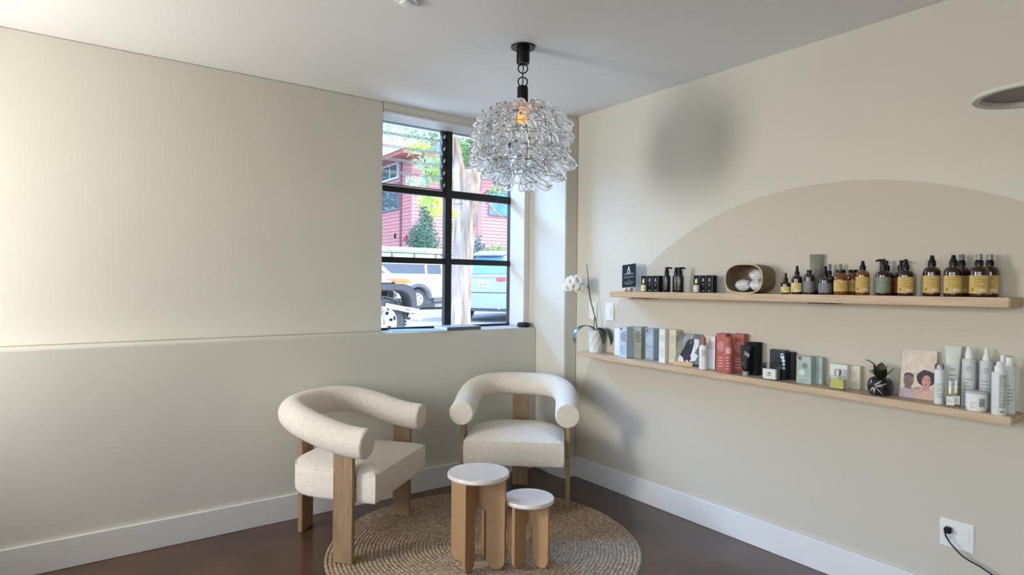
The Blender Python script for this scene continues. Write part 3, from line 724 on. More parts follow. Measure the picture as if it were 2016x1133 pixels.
DK = mat('glossy_black_tube', (.010, .010, .012), .4, var=.3, scale=30, spec=.3); NAVY = mat('navy_carton', '#1d2a3a', .4, var=.25, scale=20)
t = tube_pack('black_tube', 'black tube with pale pattern standing on a grey cap before a black carton', -.110, -1.900, zl(-1.9), 1.160, .034, .018, .0175, .024, DK, mat('grey_cap', '#a2a3a2', .4))
b = MB()
for zz, yy, s_ in ((.118, .006, .016), (.108, .012, .008), (.132, -.003, .007), (.06, -.014, .004), (.07, -.013, .004)): b.sphere((.0135-(zz-.06)*.08, yy, zz), .003, s_, s_*.7, 12, 8)
b.build('pale_pattern', mat('mauve_print', '#a79fae', .5), t)
t = carton('black_box', 'black carton behind the black tube', -1.912, -.068, .062, .05, zl(-1.912), .186, M_BBOX, 'dark cartons on the lower shelf')
t = carton('navy_box', 'navy blue carton behind the square glass jar', -2.072, -.082, .088, .040, zl(-2.072), .160, NAVY, 'dark cartons on the lower shelf')
b = MB(); b.X = Matrix.Translation((-.0007, 0, 0))
for yy, zz, r_ in ((-.03, .125, .012), (-.036, .105, .01), (-.038, .085, .008), (-.028, .137, .008), (-.04, .065, .006)): disc(b, yy, zz, r_, 9)
b.build('white_floral_print', mat('pale_blue_print', '#c9d8e4', .6), t, smooth=0)
b = MB(); b.X = Matrix.Translation((-.0005, 0, 0)); disc(b, -.008, .10, .028, 20); b.build('dark_round_print', mat('ink_navy', '#0c141d', .5), t, smooth=0)
carton('navy_box', 'black-navy carton edge showing right of the navy carton', -2.112, -.040, .05, .036, zl(-2.11), .150, mat('dark_navy_carton', '#0d141c', .4), 'dark cartons on the lower shelf')
# square glass jar
t = thing('glass_jar', 'square clear glass jar with white label before the navy carton', 'jar', (-.118, -2.062, zl(-2.06)), .12)
MB().box(-.030, .030, -.041, .041, 0, .092).build('glass_body', M_JARG, t, bevel=.005, seg=3)
MB().box(-.026, .026, -.036, .036, .004, .056).build('cream_filling', mat('white_cream', (.8, .8, .78), .5), t, bevel=.003)
l = MB().box(-.0308, -.0302, -.034, .034, .012, .060).build('paper_label', M_WPAPER, t, smooth=0)
b = MB(); b.box(-.0312, -.0308, -.009, .009, .034, .040); b.box(-.0312, -.0308, -.012, .012, .024, .027); b.build('print_lines', M_INK, l, smooth=0)
# pale teal cartons
TEAL = mat('pale_teal_carton', '#a9b9b6', .45, var=.15, scale=18)
def dt(t, w, dep, h):
    red_dot(t, w, h); b = MB(); b.X = Matrix.Translation((-.0006, 0, 0)); disc(b, -w*.08, h*.66, w*.19, 20); b.build('green_round_print', mat('sage_print', '#6f8a80', .5), t, smooth=0)
    b = MB(); b.X = Matrix.Translation((-.0007, 0, 0)); disc(b, w*.12, h*.40, w*.2, 20); b.build('white_round_print', mat('pale_print', '#cfdcd9', .5), t, smooth=0)
    txt_lines(t, w, h*.06, h*.18, 2, mat('teal_print', '#7fa3a0', .5))
carton('teal_box', 'pale teal carton with round prints and red dot', -2.226, -.092, .078, .045, zl(-2.226), .142, TEAL, 'teal cartons on the lower shelf', dt)
carton('teal_box', 'pale teal carton mostly hidden behind the one with round prints', -2.262, -.042, .07, .034, zl(-2.262), .140, TEAL, 'teal cartons on the lower shelf')
# white perfume cartons and bottle
def dp(t, w, dep, h): txt_lines(t, w, h*.1, h*.3, 2, mat('pale_grey_print', '#bdbdb8', .6))
carton('perfume_box', 'white carton right behind the yellow perfume bottle', -2.392, -.066, .086, .03, zl(-2.392), .117, M_WPAPER, 'perfume cartons on the lower shelf', dp)
carton('perfume_box', 'off-white carton at the right behind another white carton', -2.446, -.033, .07, .028, zl(-2.446), .116, CRMC, 'perfume cartons on the lower shelf', dp)
t = thing('perfume_bottle', 'square clear perfume bottle with yellow liquid and silver cap', 'bottle', (-.118, -2.415, zl(-2.415)), .15)
MB().box(-.018, .018, -.037, .037, 0, .068).build('glass_body', M_JARG, t, bevel=.004, seg=3)
MB().box(-.013, .013, -.031, .031, .006, .052).build('yellow_liquid', mat('yellow_liquid', '#d8d07a', .2, var=.12, coat=.3), t, bevel=.003)
MB().lathe([(.011, .068), (.011, .074), (.016, .075), (.016, .098), (.0145, .10)], 24).build('silver_cap', mat('silver_cap_metal', '#b9bcc0', .3, metal=.6), t)
# black planter with succulent
t = thing('planter', 'round black pot with silver dragonfly holding a dark leafy plant', 'plant', (-.087, -2.598, zl(-2.598)), facing(-.087, -2.598)); slim(t)
MB().lathe([(.045, 0), (.056, .006), (.063, .03), (.0635, .05), (.058, .068), (.048, .079), (.043, .080), (.040, .07), (.02, .068), (.001, .068)], 36).build('pot', mat('gloss_black_pot', (.010, .010, .012), .15, coat=.5), t, smooth=60)
SILV = mat('dull_silver', '#a9a6a0', .4, metal=.5)
dg = thing('x', 'x', 'x'); bpy.data.objects.remove(dg)
b = MB()
for a0, z0, a1, z1, w in ((-.42, .048, .12, .074, .006), (-.36, .043, .45, .060, .006), (-.5, .040, -.85, .016, .006), (-.42, .038, -.5, .008, .007), (-.38, .042, .25, .006, .003)):
    n = 10; pts = []; rad = []
    for k in range(n+1):
        u = k/n; a = a0+(a1-a0)*u; zz = z0+(z1-z0)*u
        r = (.063-.5*(abs(zz-.042)/.042)**2.5*.012)+.0015
        pts.append((r*cos(a), r*sin(a), zz)); rad.append(w*(.25+.75*sin(pi*min(1, u*.9+.08))))
    b.tube(pts, rad, 6)
b.build('dragonfly_relief', SILV, t, smooth=60)
M_LEAFD = mat('dark_leaf', '#25301f', .4, var=.25, scale=20)
def leaf(b, base, az, length, width, lift, droop, n=8, thick=.003):
    """strap leaf from base, rising with lift then drooping"""
    d = Vector((cos(az), sin(az), 0)); s_ = Vector((-sin(az), cos(az), 0)); P = Vector(base); el = lift; rings = []
    for k in range(n+1):
        u = k/n; w = width*(sin(pi*(.12+.88*u))**.75)*(1 if u < .97 else .3)+.0008
        nrm = (-d*sin(el)+Vector((0, 0, 1))*cos(el))
        rings.append([tuple(P-s_*w+nrm*w*.22), tuple(P-nrm*thick*.5), tuple(P+s_*w+nrm*w*.22), tuple(P+nrm*thick*.6)])
        P = P+(d*cos(el)+Vector((0, 0, 1))*sin(el))*length/n; el -= droop/n
    b.rings(rings); return b
for az, L, w, li, dr_ in ((1.9, .075, .020, 1.25, .3), (.6, .07, .02, 1.2, .5), (-.9, .075, .019, 1.05, .6), (-2.2, .08, .02, 1.2, .4), (2.9, .085, .024, 1.35, .1), (-1.5, .07, .016, .8, .2), (1.4, .085, .013, .75, -.1)):
    leaf(MB(), (0, 0, .066), az, L*1.05, w*1.35, li, dr_).build('leaf', M_LEAFD, t, smooth=60)
MB().tube([(0, -.0, .07), (-.005, -.012, .115), (-.008, -.03, .142), (-.008, -.055, .158), (-.008, -.075, .160)], [.004, .004, .003, .0025, .0015], 6).build('stem', M_LEAFD, t)
# couple photo card
y = -2.738; z = zl(y)
t = thing('photo_card', 'pale photo card with two portraits leaning on the wall beside the white bottles', 'picture', (-.058, y, z+.001), .0)
card_mesh(t, .142, .226, .17, pm('sand_photo', '#d8c8b6'), [
    (pm('mauve_photo', '#b3a5ad'), [(0, 0), (0, .16), (.22, .24), (.4, .2), (.5, .06), (.5, 0)]),
    (pm('pink_top_photo', '#c9a89d'), [(.42, 0), (.48, .16), (.62, .26), (.8, .25), (.97, .2), (.97, 0)]),
    (pm('skin_dark_photo', '#7c6864'), ell(.25, .36, .15, .14)),
    (pm('skin_dark_photo', '#7c6864'), [(.14, .2), (.16, .3), (.33, .3), (.34, .18)]),
    (pm('hair_dark_photo', '#3a3337'), ell(.75, .43, .27, .165, 26, .06, 4)),
    (pm('skin_light_photo', '#c58f85'), ell(.76, .37, .125, .125)),
    (pm('skin_light_photo', '#c58f85'), [(.66, .16), (.7, .3), (.84, .3), (.86, .17)]),
    (pm('hair_dark_photo', '#3a3337'), ell(.70, .40, .02, .008)), (pm('hair_dark_photo', '#3a3337'), ell(.82, .40, .02, .008)),
    (pm('lip_photo', '#a5504f'), ell(.76, .305, .035, .01)),
    (pm('hair_short_photo', '#4a4244'), [(.1, .42), (.13, .49), (.25, .515), (.37, .49), (.4, .42), (.3, .47), (.2, .47)]),
    (pm('hand_photo', '#b08a80'), [(.42, .22), (.6, .25), (.6, .22), (.44, .17)])])

# white hair-care bottles at the right end
WG = mat('white_grey_bottle', '#c4cac9', .4, var=.04); WB = mat('warm_white_bottle', '#d7d9d6', .4, var=.04)
LW = 'white bottles at the right end of the lower shelf'
def wbottle(name, label, x, y, r, hb, top, cap, m=WG, emblem=False, square=False, lines=6, rot=0):
    z = zl(y); t = slim(thing(name, label, 'bottle', (x, y, z), facing(x, y)+rot, LW))
    MB().lathe([(r*.94, 0), (r, .004), (r, hb-.004), (r*.96, hb), (r*.5, hb+.001)], 32).build('body', m, t, smooth=50)
    h = top-z
    if cap == 'slant':
        b = MB(); b.lathe([(r*.58, hb), (r*.56, hb+(h-hb)*.4), (r*.36, h-.004), (r*.30, h)], 24)
        b.v = [(x_, y_, z_-(.010*(y_/r+.3) if z_ > hb+(h-hb)*.8 else 0)) for x_, y_, z_ in b.v]; b.build('slant_cap', M_WHITE, t, smooth=50)
    elif cap == 'nozzle': MB().lathe([(r*.58, hb), (r*.56, hb+(h-hb)*.3), (r*.32, hb+(h-hb)*.55), (r*.28, h-.003), (r*.2, h)], 24).build('nozzle_cap', M_WHITE, t, smooth=50)
    elif cap == 'flat': MB().lathe([(r*.60, hb), (r*.60, h-.002), (r*.56, h)], 26).build('screw_cap', M_WHITE, t, smooth=50)
    elif cap == 'dome': MB().lathe([(r*.68, hb), (r*.66, hb+(h-hb)*.55), (r*.4, hb+(h-hb)*.7), (r*.36, h-.002), (r*.3, h)], 26).build('spray_cap', M_WHITE, t, smooth=50)
    elif cap == 'clear':
        MB().lathe([(r*.55, hb), (r*.5, hb+(h-hb)*.5), (r*.3, h-.004)], 20).build('nozzle_cap', M_WHITE, t, smooth=50)
        MB().lathe([(r*.95, hb), (r*.93, h-.006), (r*.75, h)], 24).build('clear_overcap', CLRP, t, smooth=50)
    if emblem:
        b = MB(); Re = r*.36; zc_ = hb*.80
        for RR in (Re, Re*.62): b.tube([((r+.0003)*cos(RR*cos(a)/r), (r+.0003)*sin(RR*cos(a)/r), zc_+RR*sin(a)) for a in [2*pi*k/24 for k in range(24)]], .0007 if RR == Re else .0012, 5, closed=True)
        b.build('round_emblem', M_GREYINK, t, smooth=0)
    if lines: rows_band(r+.0004, hb*.18, hb*.62, lines, int(-y*1e4), .75).build('print_lines', M_GREYINK, t, smooth=0)
    return t
wbottle('mist_bottle', 'small white bottle with clear overcap beside the couple photo card', -.092, -2.842, .0225, .152, 1.160, 'clear', WB)
tube_pack('cream_tube', 'large pale tube standing on its cap with its flat end up', -.033, -2.874, zl(-2.87), 1.239, .0385, .022, .021, .03, mat('pale_green_white_tube', '#cdd2c9', .4), M_WHITE, lines=((.15, .014), (.125, .02), (.108, .02), (.10, .012), (.085, .016)))
wbottle('spray_bottle', 'pale grey cylinder bottle with slanted white cap and round emblem', -.042, -2.936, .0315, .205, 1.242, 'slant', WG, True)
wbottle('spray_bottle', 'pale grey cylinder bottle with pointed white nozzle and round emblem', -.042, -2.998, .030, .204, 1.240, 'nozzle', WG, True)
wbottle('shampoo_bottle', 'white bottle with flat cap at the back, behind the tall front bottle', -.032, -3.053, .022, .202, 1.216, 'flat', WB)
wbottle('shampoo_bottle', 'white bottle with wide flat cap at the very right end', -.075, -3.086, .028, .196, 1.213, 'flat', WB)
wbottle('spray_bottle', 'tall white bottle with printed back label, front one at the right end', -.138, -3.070, .033, .172, 1.198, 'dome', WB, False, lines=0)
r = .0331; b = MB(); t = bpy.data.objects['spray_bottle'] if False else [o for o in COL.objects if o.get('label', '').startswith('tall white bottle')][0]
l = MB().arcband(r, .03, .165, .0, .95, 10).build('back_label', mat('sage_grey_label', '#a9ada0', .6), t)
bb = rows_band(r+.0006, .05, .15, 9, 4, .28); bb.X = Matrix.Identity(4); o = bb.build('print_lines', M_WINK, l, smooth=0); o.rotation_euler = (0, 0, .45)
o = MB().arcband(r+.0006, .010, .018, .1, .75, 6).build('small_marks', M_GREYINK, t, smooth=0)
# small dropper bottles
def dropper(label, x, y):
    z = zl(y); t = slim(thing('dropper_bottle', label, 'bottle', (x, y, z), facing(x, y), 'clear dropper bottles on the lower shelf'))
    MB().box(-.0165, .0165, -.019, .019, 0, .056).build('glass_body', M_JARG, t, bevel=.004, seg=3)
    l = MB().box(.0166, .0172, -.017, .017, .010, .048).build('paper_label', M_WPAPER, t, smooth=0)
    b = MB(); b.box(.0172, .0176, -.014, .004, .03, .032); b.box(.0172, .0176, -.014, .008, .022, .024); b.build('print_lines', M_GREYINK, l, smooth=0)
    MB().lathe([(.009, .056), (.009, .079), (.0085, .08)], 22).build('gold_collar', M_GOLD, t)
    MB().lathe([(.0085, .08), (.0085, .086), (.005, .090), (.0055, .108), (.003, .113)], 20).build('dropper_bulb', M_WHITE, t, smooth=50)
dropper('clear square dropper bottle with white label, the front one', -.138, -2.900)
dropper('clear square dropper bottle half hidden behind the front dropper bottle', -.098, -2.908)
# wide white jar
t = thing('wide_jar', 'wide white jar with clear lid and printed label', 'jar', (-.121, -2.988, zl(-2.99)), facing(-.118, -2.99)); slim(t)
MB().lathe([(.041, 0), (.044, .004), (.0465, .02), (.0475, .072), (.044, .074)], 40).build('body', M_WHITE, t, smooth=50)
MB().lathe([(.046, .0745), (.0485, .0755), (.0485, .081), (.046, .082)], 40).build('clear_lid', mat('frosted_lid', '#d6dada', .25, trans=.3), t, smooth=50)
b = MB(); b.arcband(.0478, .02, .055, .25, .85, 8); b.build('grey_text_block', M_GREYINK, t, smooth=0)
rows_band(.0476, .012, .040, 4, 9, .32).build('print_lines', M_GREYINK, t, smooth=0).rotation_euler = (0, 0, -.3)

# ------------------------------------------------------------------ orchid
oy, ox = -.640, -.066; oz = zl(oy)
t = thing('orchid', 'white orchid in a white woven-pattern pot at the left end of the lower shelf', 'plant', (ox, oy, oz), facing(ox, oy))
M_POT = mat('white_ceramic', (.72, .71, .68), .35, var=.03)
prof = [(.044, 0), (.047, .004), (.054, .158), (.055, .164), (.050, .164), (.047, .14), (.02, .138), (.001, .138)]
vs = []; n = 48; m = 24; rings = []
for i in range(m+1):
    z = .164*i/m; r0 = .046+.008*i/m
    rings.append([((r0+.0022*sin(k*2*pi/n*8+(i//3 % 2)*pi+i*.5)*(1 if 1 < i < m-1 else 0))*cos(2*pi*k/n), (r0+.0022*sin(k*2*pi/n*8+(i//3 % 2)*pi+i*.5)*(1 if 1 < i < m-1 else 0))*sin(2*pi*k/n), z) for k in range(n)])
for rr, z in ((.049, .164), (.047, .145), (.02, .143), (.001, .143)): rings.append([(rr*cos(2*pi*k/n), rr*sin(2*pi*k/n), z) for k in range(n)])
MB().rings(rings).build('pot', M_POT, t, smooth=60)
M_OLEAF = mat('orchid_leaf', '#3f4a38', .35, var=.2, scale=15, coat=.2); M_STEM = mat('orchid_stem', '#5a4a3c', .6, var=.15)
# local axes: +x towards the camera, +y to the right in the photograph
leaf(MB(), (0, -.01, .16), -1.0, .27, .030, .75, 2.8, 14).build('leaf', M_OLEAF, t, smooth=60)
leaf(MB(), (0, .01, .16), .74, .23, .026, .55, 2.5, 14).build('leaf', M_OLEAF, t, smooth=60)
leaf(MB(), (0, .012, .16), .35, .20, .026, .45, 2.4, 14).build('leaf', M_OLEAF, t, smooth=60)
s1 = [(.0, .008, .15), (0, .004, .20), (-.002, -.002, .24), (-.004, -.014, .28), (-.006, -.036, .36), (-.008, -.048, .42), (-.008, -.056, .48), (-.008, -.062, .55), (-.006, -.072, .648)]
s1 = [(a, b_, c) for a, b_, c in s1]
MB().tube(s1, [.0042, .004, .0045, .004, .004, .0048, .0036, .003, .002], 8).build('flower_stem', M_STEM, t)
MB().tube([(.002, -.012, .15), (.002, -.014, .20), (-.001, -.012, .255)], .003, 6).build('support_stick', M_STEM, t)
MB().tube([(-.008, -.054, .46), (-.004, -.07, .49), (0, -.09, .505), (.004, -.13, .515), (.006, -.17, .50)], [.003, .0026, .0025, .002, .0015], 6).build('flower_stem', M_STEM, t)
M_PETAL = mat('orchid_petal', (.80, .80, .80), .5, var=.03); M_LIP = mat('orchid_lip', '#b9b06a', .5)
def flower(c, az, el, s_):
    X = Matrix.Translation(c) @ Matrix.Rotation(az, 4, 'Z') @ Matrix.Rotation(-el, 4, 'Y')
    f = MB(); f.X = X
    def petal(ang, L, W):
        rings = []; n = 7
        for k in range(n+1):
            u = k/n; w = W*sin(pi*(.06+.90*u))**.7
            P = Vector((.010*sin(pi*u), cos(ang)*L*u, sin(ang)*L*u)); q = Vector((0, -sin(ang), cos(ang)))
            rings.append([tuple((P-q*w+Vector((-.006*w/W, 0, 0)))*s_), tuple((P+Vector((.0015, 0, 0)))*s_), tuple((P+q*w+Vector((-.006*w/W, 0, 0)))*s_), tuple((P-Vector((.0015, 0, 0)))*s_)])
        f.rings(rings)
    petal(.15, .045, .027); petal(pi-.15, .045, .027); petal(pi/2, .04, .016); petal(-pi/2+.75, .038, .015); petal(-pi/2-.75, .038, .015)
    o = f.build('blossom', M_PETAL, t, smooth=60)
    g = MB(); g.X = X; g.sphere((.012*s_, 0, -.004*s_), .006*s_, .005*s_, .007*s_, 10, 8); g.build('blossom_lip', M_LIP, o)
for c, az, el, s_ in (((.01, -.105, .505), .3, .1, 1.0), ((.03, -.145, .525), -.1, .1, 1.15), ((.03, -.125, .465), .2, -.2, 1.0), ((.035, -.185, .52), -.5, .1, 1.1), ((.03, -.205, .475), -.5, -.1, 1.05), ((.04, -.165, .485), -.2, 0, 1.1)):
    flower(c, az, el, s_)

# ------------------------------------------------------------------ switches, outlet, cord
def plate(name, label, y, z, w, h, cat):
    t = thing(name, label, cat, (0, y, z))
    MB().box(-.007, 0, -w/2, w/2, -h/2, h/2).build('wall_plate', M_WHITE, t, bevel=.003)
    return t
for lab, y in (('white light switch on the wall behind the orchid stem', -.540), ('white light switch on the wall right of the orchid stem', -.716)):
    t = plate('light_switch', lab, y, 1.297, .085, .128, 'switch')
    MB().box(-.011, -.006, -.018, .018, -.034, .034).build('rocker', M_WHITE, t, bevel=.002)
t = plate('wall_outlet', 'white double wall outlet low on the right wall', -2.888, .394, .130, .122, 'outlet')
MB().box(-.0095, -.006, .008, .046, -.036, .036).build('receptacle', M_WHITE, t, bevel=.001)
MB().box(-.0095, -.006, -.048, -.010, -.036, .036).build('blank_insert', M_WHITE, t, bevel=.001)
b = MB(); b.box(-.0102, -.0094, .031, .0335, -.022, -.013); b.box(-.0102, -.0094, .020, .0225, -.022, -.013); b.lathe([(.003, 0), (.003, .0008)], 10, (0, 0, 0)) if False else None
b.box(-.0102, -.0094, .0255, .0295, -.031, -.027); b.build('socket_slots', M_INK, t, smooth=0)
t = thing('power_cord', 'black power cord plugged into the outlet and trailing right', 'cord', (0, -2.888, .394))
b = MB(); b.box(-.040, -.0103, .012, .040, .004, .032); b.build('plug', M_BLKP, t, bevel=.005)
pts = [(-.036, .034, .012), (-.044, .028, -.006), (-.046, .012, -.028), (-.045, -.012, -.052), (-.044, -.035, -.072), (-.044, -.060, -.082), (-.044, -.10, -.093), (-.045, -.145, -.112), (-.046, -.19, -.135), (-.048, -.235, -.158), (-.05, -.30, -.19), (-.055, -.36, -.25), (-.06, -.40, -.377)]
MB().tube(pts, .0035, 8).build('cable', M_BLKP, t)
MB().tube([(-.0473, -.198, -.139), (-.048, -.228, -.1545)], .0085, 10).build('white_clip', M_WHITE, t)

# ------------------------------------------------------------------ ledge things
b = MB(); t = thing('smart_speaker', 'small black round puck speaker on the ledge right of the window', 'speaker', (-.205, .062, 1.14))
MB().lathe([(.040, 0), (.049, .005), (.053, .018), (.050, .031), (.040, .038), (.02, .040), (.001, .040)], 36).build('body', mat('dark_fabric', (.012, .016, .018), .7, bump=.3, bscale=200), t, smooth=70)
def paper(name, label, c, w, l, th, rz, m, group, pages=True):
    t = thing(name, label, 'booklet' if th < .012 else 'book', c, rz, group)
    MB().box(-w/2, w/2, -l/2, l/2, th*.88, th).build('cover', m, t, bevel=.0008)
    MB().box(-w/2+.003, w/2-.003, -l/2+.002, l/2-.003, th*.12, th*.88).build('pages', M_WPAPER, t)
    MB().box(-w/2, w/2, -l/2, l/2, 0, th*.12).build('back_cover', m, t, bevel=.0005)
    return t
AQ = mat('aqua_cover', '#7fb9c0', .35, var=.1); SL = mat('slate_cover', '#5b6672', .4, var=.1)
paper('booklet', 'thin aqua booklet lying on the window ledge at the left', (-1.13, .135, 1.14), .40, .22, .008, -.25, AQ, 'reading matter on the ledge')
paper('booklet', 'thin white-edged brochure beside the book on the ledge', (-.985, .245, 1.14), .16, .08, .004, .05, mat('pale_aqua_cover', '#c5dcdf', .35), 'reading matter on the ledge') if False else None
paper('book', 'pale grey book with dark spine lying on the ledge before the window mullion', (-.80, .115, 1.14), .30, .20, .028, .02, mat('pale_grey_cover', '#b4c2c9', .35, var=.08), 'reading matter on the ledge')
MB().box(-.15, .15, -.1015, -.098, 0, .024).build('spine', SL, bpy.data.objects['book'], bevel=.001)

# ================================================================== outside
GZ = .5
M_ROAD = mat('asphalt', '#8d959d', .9, var=.12, scale=3); M_WALK = mat('pale_concrete', '#cfcdc6', .9, var=.08, scale=3)
struct(MB().box(-40, 60, 6.8, 60, GZ-.3, GZ), 'street', M_ROAD, 'grey street beyond the sidewalk', smooth=0)
struct(MB().box(-40, 60, .45, 6.8, GZ-.3, GZ-.04), 'sidewalk', M_WALK, 'sunlit pale concrete sidewalk outside the window', smooth=0)
struct(MB().box(-40, 60, 17.9, 18.2, GZ, GZ+.15), 'curb', M_WALK, smooth=0)

# ---- house with red lap siding
M_SID = mat('red_siding', '#b8858d', .7, var=.07, scale=3, stretch=(.3, .3, 6)); M_FASC = mat('red_fascia', '#a5625a', .6, var=.06)
M_ROOF = mat('grey_shingle', '#5d6670', .8, var=.2, scale=8); M_WFR = mat('blue_grey_window_frame', '#5d7083', .5); M_WFW = mat('pale_window_frame', '#c4d0dc', .5)
M_SKYG = mat('painted_sky_glass', '#3f83b8', .06, var=.35, scale=1.2, spec=.8)  # blue sky reflection is put into the base colour
M_DKGL = mat('dark_house_glass', '#44586c', .05, var=.4, scale=2.5)
HX, HY = 11.39, 25.08
hs = thing('house', 'two storey house with red lap siding across the street', 'building', (HX, HY, GZ))
def siding(b, p0, du, L, z0, z1, out, pitch=.19):
    """saw-tooth lap boards from p0 along du, out = outward normal"""
    n = int((z1-z0)/pitch)
    for k in range(n):
        za = z0+k*pitch; zb = za+pitch; o1 = Vector(out)*.032
        A = Vector(p0); B = A+Vector(du)*L
        b.add([tuple(A+o1+Vector((0, 0, za))), tuple(B+o1+Vector((0, 0, za))), tuple(B+Vector((0, 0, zb))), tuple(A+Vector((0, 0, zb))), tuple(A+Vector((0, 0, za))), tuple(B+Vector((0, 0, za)))], [(0, 1, 2, 3), (4, 5, 1, 0)])
b = MB(); siding(b, (0, 0, 0), (0, 1, 0), 9, 0, 7.6, (-1, 0, 0)); siding(b, (0, 0, 0), (1, 0, 0), 4.1, 0, 8.0, (0, -1, 0)); siding(b, (4.1, 0, 0), (1, 0, 0), 8, 0, 9.0, (0, -1, 0))
b.box(.01, 12, .01, 9, 0, 7.6)
b.build('siding_wall', M_SID, hs, smooth=0)
MB().box(-.06, .06, -.06, .06, 0, 7.6).build('corner_board', M_SID, hs, smooth=0)
MB().box(4.0, 4.28, -.08, .05, 0, 9).build('corner_board', mat('mauve_board', '#8d7480', .6), hs, smooth=0)
MB().tube([(-.07, 1.27, 0), (-.07, 1.27, 7.5)], .06, 8).build('downpipe', mat('plum_pipe', '#6a4a5c', .5), hs)
b = MB(); b.hexa([(-.9, -.7, 7.55), (6, -.7, 7.55), (6, 10, 7.55), (-.9, 10, 7.55), (-.9, -.7, 7.75), (6, -.7, 7.75), (6, 10, 7.75), (-.9, 10, 7.75)]); b.build('eave', M_FASC, hs, smooth=0)
b = MB(); b.hexa([(-.95, -.75, 7.76), (6, -.75, 7.76), (6, 10, 7.76), (-.95, 10, 7.76), (2.2, 2.2, 9.3), (4, 2.2, 9.3), (4, 7, 9.3), (2.2, 7, 9.3)]); b.build('roof', M_ROOF, hs, smooth=0)
def hwin(face, u0, u1, z0, z1, fr, gl, grid=None):
    f = MB(); t_ = .10
    def bx(a0, a1, c0, c1, d0, d1):
        (f.box(-d1, -d0, a0, a1, c0, c1) if face == 'x' else f.box(a0, a1, -d1, -d0, c0, c1))
    bx(u0-t_, u0, z0-t_, z1+t_, 0, .10); bx(u1, u1+t_, z0-t_, z1+t_, 0, .10); bx(u0, u1, z0-t_, z0, 0, .10); bx(u0, u1, z1, z1+t_, 0, .10)
    if grid:
        for k in range(1, grid[0]): q = u0+(u1-u0)*k/grid[0]; bx(q-.03, q+.03, z0, z1, .02, .08)
        for k in range(1, grid[1]): q = z0+(z1-z0)*k/grid[1]; bx(u0, u1, q-.025, q+.025, .02, .08)
    w = f.build('house_window', fr, hs, smooth=0)
    f = MB(); bx(u0, u1, z0, z1, .035, .045); f.build('house_window_glass', gl, w, smooth=0)
hwin('x', 1.65, 3.7, 5.05, 6.3, M_WFR, M_DKGL, (2, 2)); hwin('x', 1.72, 3.7, 6.75, 7.45, M_WFW, M_DKGL, (2, 1))
hwin('x', 1.65, 3.8, 6.45-GZ+.0, 7.4, M_WFW, M_DKGL, (2, 2)) if False else None
hwin('y', 4.85, 6.9, 4.95, 6.15, M_WFR, M_SKYG); hwin('y', 5.15, 7.2, 6.8, 8.0, M_WFR, M_SKYG)
b = MB(); b.sphere((-.09, 1.92, 3.5), .05, .05, .13, 10, 8); b.box(-.09, 0, 1.89, 1.95, 3.6, 3.66); b.build('wall_lantern', M_BLACK, hs)
b = MB(); b.prism([(-.16, .40), (-.02, .40), (-.02, .74), (-.16, .74)], 3.18, 3.3); b.hexa([(-.16, .42, 3.3), (-.02, .42, 3.3), (-.02, .72, 3.3), (-.16, .72, 3.3), (-.06, .52, 3.5), (-.02, .52, 3.5), (-.02, .62, 3.5), (-.06, .62, 3.5)])
b.build('vent_hood', mat('red_hood', '#7d2f38', .5), hs)

# ---- foliage helpers
def leaves(b, c, R, n, L, W, rd, droop=.2):
    for _ in range(n):
        v = Vector((rd.gauss(0, 1), rd.gauss(0, 1), rd.gauss(0, 1))).normalized()*(rd.random()**.4)
        P = Vector(c)+Vector((v.x*R[0], v.y*R[1], v.z*R[2]))
        d = Vector((rd.gauss(0, 1), rd.gauss(0, 1), rd.gauss(0, .5)-droop)).normalized(); q = d.cross(Vector((rd.gauss(0, 1), rd.gauss(0, 1), rd.gauss(0, 1)))).normalized(); l = L*rd.uniform(.7, 1.3); w = W*rd.uniform(.7, 1.2)
        up = d.cross(q)*w*.3
        b.add([tuple(P), tuple(P+d*l*.45+q*w+up), tuple(P+d*l), tuple(P+d*l*.45-q*w+up), tuple(P+d*l*.5)], [(0, 4, 1), (1, 4, 2), (2, 4, 3), (3, 4, 0)])
def leafmat(name, c1, c2):
    m = mat(name, c1, .5, var=0, scale=3); nt = m.node_tree; b = nt.nodes['Principled BSDF']
    rp = [n for n in nt.nodes if n.type == 'VALTORGB'][0]
    rp.color_ramp.elements[0].color = (*lin(c1), 1); rp.color_ramp.elements[1].color = (*lin(c2), 1)
    out = [n for n in nt.nodes if n.type == 'OUTPUT_MATERIAL'][0]
    tl = nt.nodes.new('ShaderNodeBsdfTranslucent'); mx = nt.nodes.new('ShaderNodeMixShader'); mx.inputs[0].default_value = .35
    nt.links.new(rp.outputs[0], tl.inputs[0]); nt.links.new(b.outputs[0], mx.inputs[1]); nt.links.new(tl.outputs[0], mx.inputs[2]); nt.links.new(mx.outputs[0], out.inputs[0])
    return m
LF_Y = leafmat('yellow_green_leaf', '#7d9a3a', '#d3de6a'); LF_G = leafmat('fresh_green_leaf', '#5d8a50', '#a5c88a'); LF_D = leafmat('dark_conifer', '#3f6a5c', '#7ba698'); LF_H = leafmat('hedge_leaf', '#5f8a5c', '#a4c795'); LF_B = leafmat('blue_green_leaf', '#3d5f66', '#6f939b')

